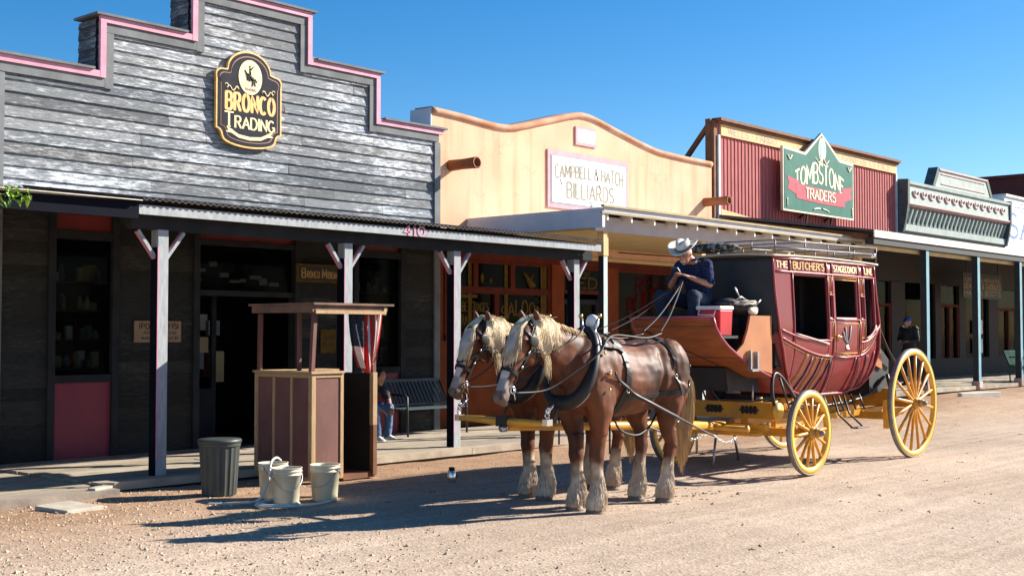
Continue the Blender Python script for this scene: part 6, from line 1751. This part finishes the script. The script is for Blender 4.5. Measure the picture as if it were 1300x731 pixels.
# ================================================================ PEOPLE
def person(label,loc,rz,J,clothes,head_pitch=0,head_turn=0,voxel=.011,hands=True):
    """J: joints in local coords (x forward, y left): pelvis, chest, neck, head, per side sho,elb,wri,hip,kne,ank,toe"""
    t=thing('person',label,'person',loc,rz)
    b=MB()
    pe,chs,nk,hdp=[V(J[k]) for k in ('pelvis','chest','neck','head')]
    tors=[(pe+V((0,0,-.06)),.15,.11),(pe+V((0,0,.02)),.165,.115),(pe.lerp(chs,.4),.145,.10),(chs,.17,.115),(chs.lerp(nk,.55),.165,.10),(nk.lerp(chs,.12),.085,.07)]
    b.loft(tors,(0,1,0),n=20)
    b.limb([nk.lerp(chs,.15),nk,hdp.lerp(nk,.45)],[.062,.055,.052])
    HR=Matrix.Rotation(head_turn,3,'Z')@Matrix.Rotation(head_pitch,3,'Y')
    hp=lambda p:hdp+HR@V(p)
    b.ell(hp((0,0,.02)),(.096,.077,.105),HR);b.ell(hp((.03,0,-.045)),(.067,.058,.07),HR)
    b.loft([(hp((.088,0,.015)),.010,.012),(hp((.108,0,-.012)),.013,.014),(hp((.112,0,-.028)),.017,.013),(hp((.095,0,-.036)),.012,.008)],n=8)
    for s in (-1,1):
        b.ell(hp((-.005,s*.078,-.005)),(.018,.010,.030),HR)
    b.ell(hp((.088,0,-.062)),(.012,.026,.009),HR);b.ell(hp((.078,0,-.092)),(.020,.026,.016),HR)
    for s,n in ((1,'L'),(-1,'R')):
        sh,el,wr=[V(J[k+n]) for k in ('sho','elb','wri')]
        hi,kn,an,to=[V(J[k+n]) for k in ('hip','kne','ank','toe')]
        b.limb([chs.lerp(nk,.5)+V((0,s*.10,0)),sh,sh.lerp(el,.5),el],[.06,.060,.048,.040])
        b.limb([el,el.lerp(wr,.3),wr],[.040,.039,.027])
        d=(wr-el).normalized();up=V((0,0,1));lt=d.cross(up)
        lt=lt.normalized() if lt.length>.1 else V((0,1,0))*s;up=lt.cross(d)
        pc=wr+d*.05
        b.loft([(wr,.026,.018),(wr+d*.03,.036,.016),(wr+d*.085,.040,.014),(wr+d*.095,.036,.011)],lt,n=10)
        for k in range(4):
            base=wr+d*.09+lt*(-.030+.020*k);ln=(.070,.078,.074,.058)[k]
            m1=base+d*ln*.5-up*ln*.18;m2=m1+d*ln*.25-up*ln*.38
            b.limb([base,m1,m2],[.0095,.0085,.0075],8)
        th0=wr+d*.035+lt*s*-.0-lt*.034;b.limb([th0,th0+d*.03-lt*.02-up*.012,th0+d*.055-lt*.012-up*.022],[.012,.010,.008],8)
        b.limb([hi,hi.lerp(kn,.5),kn],[.088,.075,.057]);b.limb([kn,kn.lerp(an,.3),an],[.057,.053,.036])
        b.limb([an,to],[.04,.03])
    place_mesh('body',sculpt(b,voxel,3,.5),M['skin'],t)
    # shirt
    s_=MB()
    s_.loft([(pe+V((0,0,.0)),.168,.125),(pe.lerp(chs,.35),.162,.120),(chs,.192,.135),(chs.lerp(nk,.55),.178,.115),(nk.lerp(chs,.10),.088,.075)],(0,1,0),n=20)
    for s,n in ((1,'L'),(-1,'R')):
        sh,el,wr=[V(J[k+n]) for k in ('sho','elb','wri')]
        s_.limb([chs.lerp(nk,.5)+V((0,s*.08,0)),sh,sh.lerp(el,.5),sh.lerp(el,.86)],[.078,.078,.068,.064])
        if clothes.get('long'): s_.limb([sh.lerp(el,.7),el,el.lerp(wr,.9)],[.064,.056,.042])
    me=sculpt(s_,.014,3,.5)
    for v in me.vertices: v.co+=v.normal*(.012*noise.noise(V((v.co.x*9,v.co.y*9,v.co.z*22)))+.006*noise.noise(v.co*30))
    place_mesh('shirt',me,clothes['shirt'],t)
    c=MB();c.tube([nk+V((.065*math.cos(2*PI*k/14)-.005,.075*math.sin(2*PI*k/14),.01+.012*math.cos(2*PI*k/14+PI))) for k in range(14)],.014,6,closed=True);c.build('collar',clothes['shirt'],t,local=True)
    # trousers
    p=MB();p.loft([(pe+V((0,0,-.09)),.165,.115),(pe+V((0,0,.0)),.178,.130),(pe+V((0,0,.05)),.172,.128)],(0,1,0),n=20)
    for n in ('L','R'):
        hi,kn,an=[V(J[k+n]) for k in ('hip','kne','ank')]
        p.limb([pe.lerp(hi,.6),hi,hi.lerp(kn,.5),kn],[.10,.104,.088,.073]);p.limb([kn,kn.lerp(an,.5),kn.lerp(an,.95)],[.073,.066,.062])
    me=sculpt(p,.014,3,.5)
    for v in me.vertices: v.co+=v.normal*(.012*noise.noise(v.co*13)+.005*noise.noise(v.co*30))
    place_mesh('trousers',me,clothes['trousers'],t)
    be=MB()
    for n in ('L','R'):
        an,to=V(J['ank'+n]),V(J['toe'+n]);be=MB()
        d=(to-an);d.z=0;d=d.normalized() if d.length>.02 else V((1,0,0))
        f=V((to.x,to.y,to.z))
        be.loft([(an-d*.055+V((0,0,-.035)),.034,.03),(an-d*.02+V((0,0,-.02)),.042,.05),(an.lerp(to,.5)+V((0,0,-.0)),.044,.040),(to,.042,.028),(to+d*.03,.026,.018)],n=14)
        be.limb([an+(V(J['kne'+n])-an)*.18,an],[.05,.045])
        place_mesh('shoe',sculpt(be,.012,3),clothes['shoes'],t)
    return t,hp,HR,hdp
# --- driver
J=dict(pelvis=(0,0,.11),chest=(.09,0,.40),neck=(.20,0,.60),head=(.34,0,.665),
 shoL=(.15,.19,.535),elbL=(.20,.26,.30),wriL=(.42,.12,.385),shoR=(.15,-.19,.535),elbR=(.26,-.25,.30),wriR=(.44,-.06,.40),
 hipL=(.03,.10,.09),kneL=(.46,.20,.16),ankL=(.44,.18,-.24),toeL=(.57,.19,-.265),
 hipR=(.03,-.10,.09),kneR=(.50,-.25,.17),ankR=(.46,-.22,-.24),toeR=(.59,-.23,-.265))
dr,hp,HR,hc=person('coach driver in a cream cowboy hat and dark blue shirt seated looking down',(13.02,8.42,2.0),PI,J,dict(shirt=M['shirt'],trousers=M['jeans'],shoes=M['boots']),R(28),R(10))
h=MB();n=40;vs=[]
for r_,zf in ((.098,.0),(.13,.004),(.165,.012),(.185,.022)):
    for k in range(n):
        a=2*PI*k/n;x=r_*math.cos(a)*1.12;y=r_*math.sin(a)*.95
        z=zf+1.9*(y/.19)**2*.032*(r_/.185)**2-.35*abs(x/.2)**2*.05*(r_/.185)
        vs.append((x,y,z))
fs=[(i*n+k,i*n+(k+1)%n,(i+1)*n+(k+1)%n,(i+1)*n+k) for i in range(3) for k in range(n)]
h.add([hp(V(p)+V((0,0,.075))) for p in vs],fs,True)
br=h.build('hat_brim',M['strawhat'],dr,local=True);sd=br.modifiers.new('s','SOLIDIFY');sd.thickness=.006;sd.offset=0
h=MB();vs=[]
for r_,z in ((.098,0),(.099,.03),(.096,.07),(.088,.10),(.068,.118),(.03,.112),(.004,.105)):
    for k in range(n):
        a=2*PI*k/n;x=r_*math.cos(a)*1.10;y=r_*math.sin(a)*.88
        pin=1-.22*max(0,math.cos(a))*(z/.12)
        zz=z-(.035*math.exp(-(y/.03)**2)*(z/.118)**2 if z>.05 else 0)
        vs.append(hp((x,y*pin,zz+.072)))
h.add(vs,[(i*n+k,i*n+(k+1)%n,(i+1)*n+(k+1)%n,(i+1)*n+k) for i in range(6) for k in range(n)],True)
cr=h.build('hat_crown',M['strawhat'],dr,local=True)
h=MB();h.tube([hp((.101*1.1*math.cos(2*PI*k/24),.101*.88*math.sin(2*PI*k/24),.088)) for k in range(24)],.007,6,closed=True,flat=1.6);h.build('hat_band',M['rust'],dr,local=True)
g=MB()
for s in (-1,1):
    g.tube([hp((.095,s*.034+.022*math.cos(2*PI*k/10),.018+.017*math.sin(2*PI*k/10))) for k in range(10)],.0035,5,closed=True)
    g.tube([hp((.09,s*.056,.02)),hp((.0,s*.083,.012))],.0035,5)
g.build('glasses',M['black'],dr,local=True)
h=MB();h.ell(hp((-.035,0,.01)),(.075,.078,.075),HR);h.build('hair',M['chalk'],dr,local=True)
h=MB();h.ell(hp((.100,0,-.05)),(.014,.034,.011),HR);h.build('moustache',M['chalk'],dr,local=True)
sm_=MB();sm_.box(-.02,-.05,-.006,.05,.05,.006,Matrix.Translation((.57,.03,.46))@Matrix.Rotation(-.7,4,'Y'));o=sm_.build('hand_held_phone',M['chrome'],None,local=True,label='small bright metallic object held up in the driver hands',category='phone');o.location=dr.location;o.rotation_euler=(0,0,PI)
# reins from hands to horses
mb=MB()
for (x,y,z) in ((10.8,7.47,1.735),(10.8,7.69,1.735),(11.22,8.46,1.735),(11.22,8.68,1.735)):
    e=V((12.52,8.34,2.34))
    mb.tube(smooth([(x,y,z),(x+(e.x-x)*.35,y+(e.y-y)*.35,z+(e.z-z)*.35-.05),(x+(e.x-x)*.7,y+(e.y-y)*.7,z+(e.z-z)*.7-.04),tuple(e)],6),.009,5,flat=.5)
mb.build('driving_reins',M['leather'],label='long leather reins running from the horses backs up to the driver hands',category='reins')
# --- man under the far canopy
J=dict(pelvis=(0,0,.90),chest=(.01,0,1.22),neck=(.02,0,1.42),head=(.05,0,1.53),
 shoL=(.01,.19,1.37),elbL=(.02,.25,1.10),wriL=(.20,.14,1.08),shoR=(.01,-.19,1.37),elbR=(.04,-.24,1.10),wriR=(.22,-.10,1.10),
 hipL=(0,.10,.86),kneL=(.03,.12,.47),ankL=(0,.12,.09),toeL=(.14,.14,.035),hipR=(0,-.10,.86),kneR=(.02,-.12,.47),ankR=(-.02,-.12,.09),toeR=(.12,-.15,.035))
fm,hp,HR,hc=person('man in a blue cap and dark jacket standing beyond the coach rear wheel',(28.75,12.75,.47),PI*.92,J,dict(shirt=M['jacket'],trousers=M['jacket'],shoes=M['boots'],long=True),R(8),R(0),voxel=.016)
h=MB();h.ell(hp((-.005,0,.055)),(.102,.086,.07),HR);h.loft([(hp((.06,0,.05)),.07,.012),(hp((.13,0,.045)),.065,.008),(hp((.17,0,.035)),.03,.005)],n=12);h.build('cap',M['capblue'],fm,local=True)
# --- person sitting on the porch bench
J=dict(pelvis=(0,0,.11),chest=(.12,0,.36),neck=(.27,0,.52),head=(.40,0,.57),
 shoL=(.22,.17,.46),elbL=(.34,.24,.22),wriL=(.50,.13,.10),shoR=(.22,-.17,.46),elbR=(.34,-.24,.22),wriR=(.50,-.08,.08),
 hipL=(.02,.10,.09),kneL=(.45,.16,.10),ankL=(.40,.17,-.34),toeL=(.54,.18,-.385),hipR=(.02,-.10,.09),kneR=(.46,-.14,.10),ankR=(.52,-.15,-.34),toeR=(.66,-.16,-.385))
sp_,hp,HR,hc=person('person in pale jeans, dark top and white shoes sitting bent forward on the porch bench',(13.25,14.80,.48),R(-90),J,dict(shirt=M['jacket'],trousers=M['jeanslight'],shoes=M['shoewhite'],long=False),R(30),0)
h=MB();h.ell(hp((-.02,0,.03)),(.10,.088,.10),HR);h.build('hair',M['hair'],sp_,local=True)

SPLIT={'iron_step','back_pad','pole_cap','stocked_goods','pane_reflection_bars','display_goods','scrollwork','corner_board','batten_frame','roof_post','brace_timber','rafter','side_walls','hames','axle','thoroughbrace','eye','nostril','brass_ball','curtain_edge','display_ornament','bench_seat','leather_lining','door_frame','swag_ornament','bracket_row','roof_fascia','leg','pilaster','corner_trim','box_side_panel','rear_side_panel','brace_strap','hanger','bracket','block_end','block_moulding','batten_strip','painted_ornament','sill_board','sill_roll','perch','hub_band','brake_block','front_bolster','whip_handle','counter','dark_post','step_return','canopy_edge_trim','storefront_panel','front_rail','groove','parapet_cap','pink_trim_board','grey_trim_board','false_front_frame','cornice','rear_panel','display_shelf'}
for o in list(bpy.data.objects):
    if o.type=='MESH' and o.name.split('.')[0] in SPLIT and not o.data.color_attributes: explode(o)
# ================================================================ LIGHT, SKY, CAMERA
w=bpy.data.worlds.new('World');S.world=w;w.use_nodes=True;nt=w.node_tree
bg=nt.nodes['Background'];sky=nt.nodes.new('ShaderNodeTexSky');sky.sky_type='NISHITA';sky.sun_disc=False
D=V((2.0,-1.0,1.3)).normalized()      # towards the sun
sky.sun_elevation=math.asin(D.z);sky.sun_rotation=math.atan2(D.x,D.y)
sky.altitude=1400;sky.air_density=SKY_AIR;sky.dust_density=SKY_DUST;sky.ozone_density=SKY_OZ
hs=nt.nodes.new('ShaderNodeHueSaturation');hs.inputs['Saturation'].default_value=SKY_SAT;hs.inputs['Value'].default_value=1.12;nt.links.new(sky.outputs[0],hs.inputs['Color']);nt.links.new(hs.outputs[0],bg.inputs['Color']);bg.inputs['Strength'].default_value=SKY_STR
ld=bpy.data.lights.new('sun','SUN');ld.energy=SUN_E;ld.angle=R(.53);ld.color=(1,.93,.82)
lo=bpy.data.objects.new('sun',ld);COL.objects.link(lo);lo.rotation_euler=D.to_track_quat('Z','Y').to_euler();lo.location=(20,-10,15)
cd=bpy.data.cameras.new('camera');cam=bpy.data.objects.new('camera',cd);COL.objects.link(cam);S.camera=cam
cd.sensor_width=36;cd.lens=44.3;cd.clip_start=.1;cd.clip_end=3000
th=R(41.4);pt=math.atan(59.5/1600)
f=V((math.cos(th)*math.cos(pt),math.sin(th)*math.cos(pt),math.sin(pt)))
cam.location=(0,0,1.7);cam.rotation_euler=f.to_track_quat('-Z','Y').to_euler()
S.render.engine='CYCLES'
S.view_settings.view_transform='Standard';S.view_settings.look='None';S.view_settings.exposure=EXPO;S.view_settings.gamma=1
S.render.resolution_x=1024;S.render.resolution_y=575
S.cycles.use_denoising=True
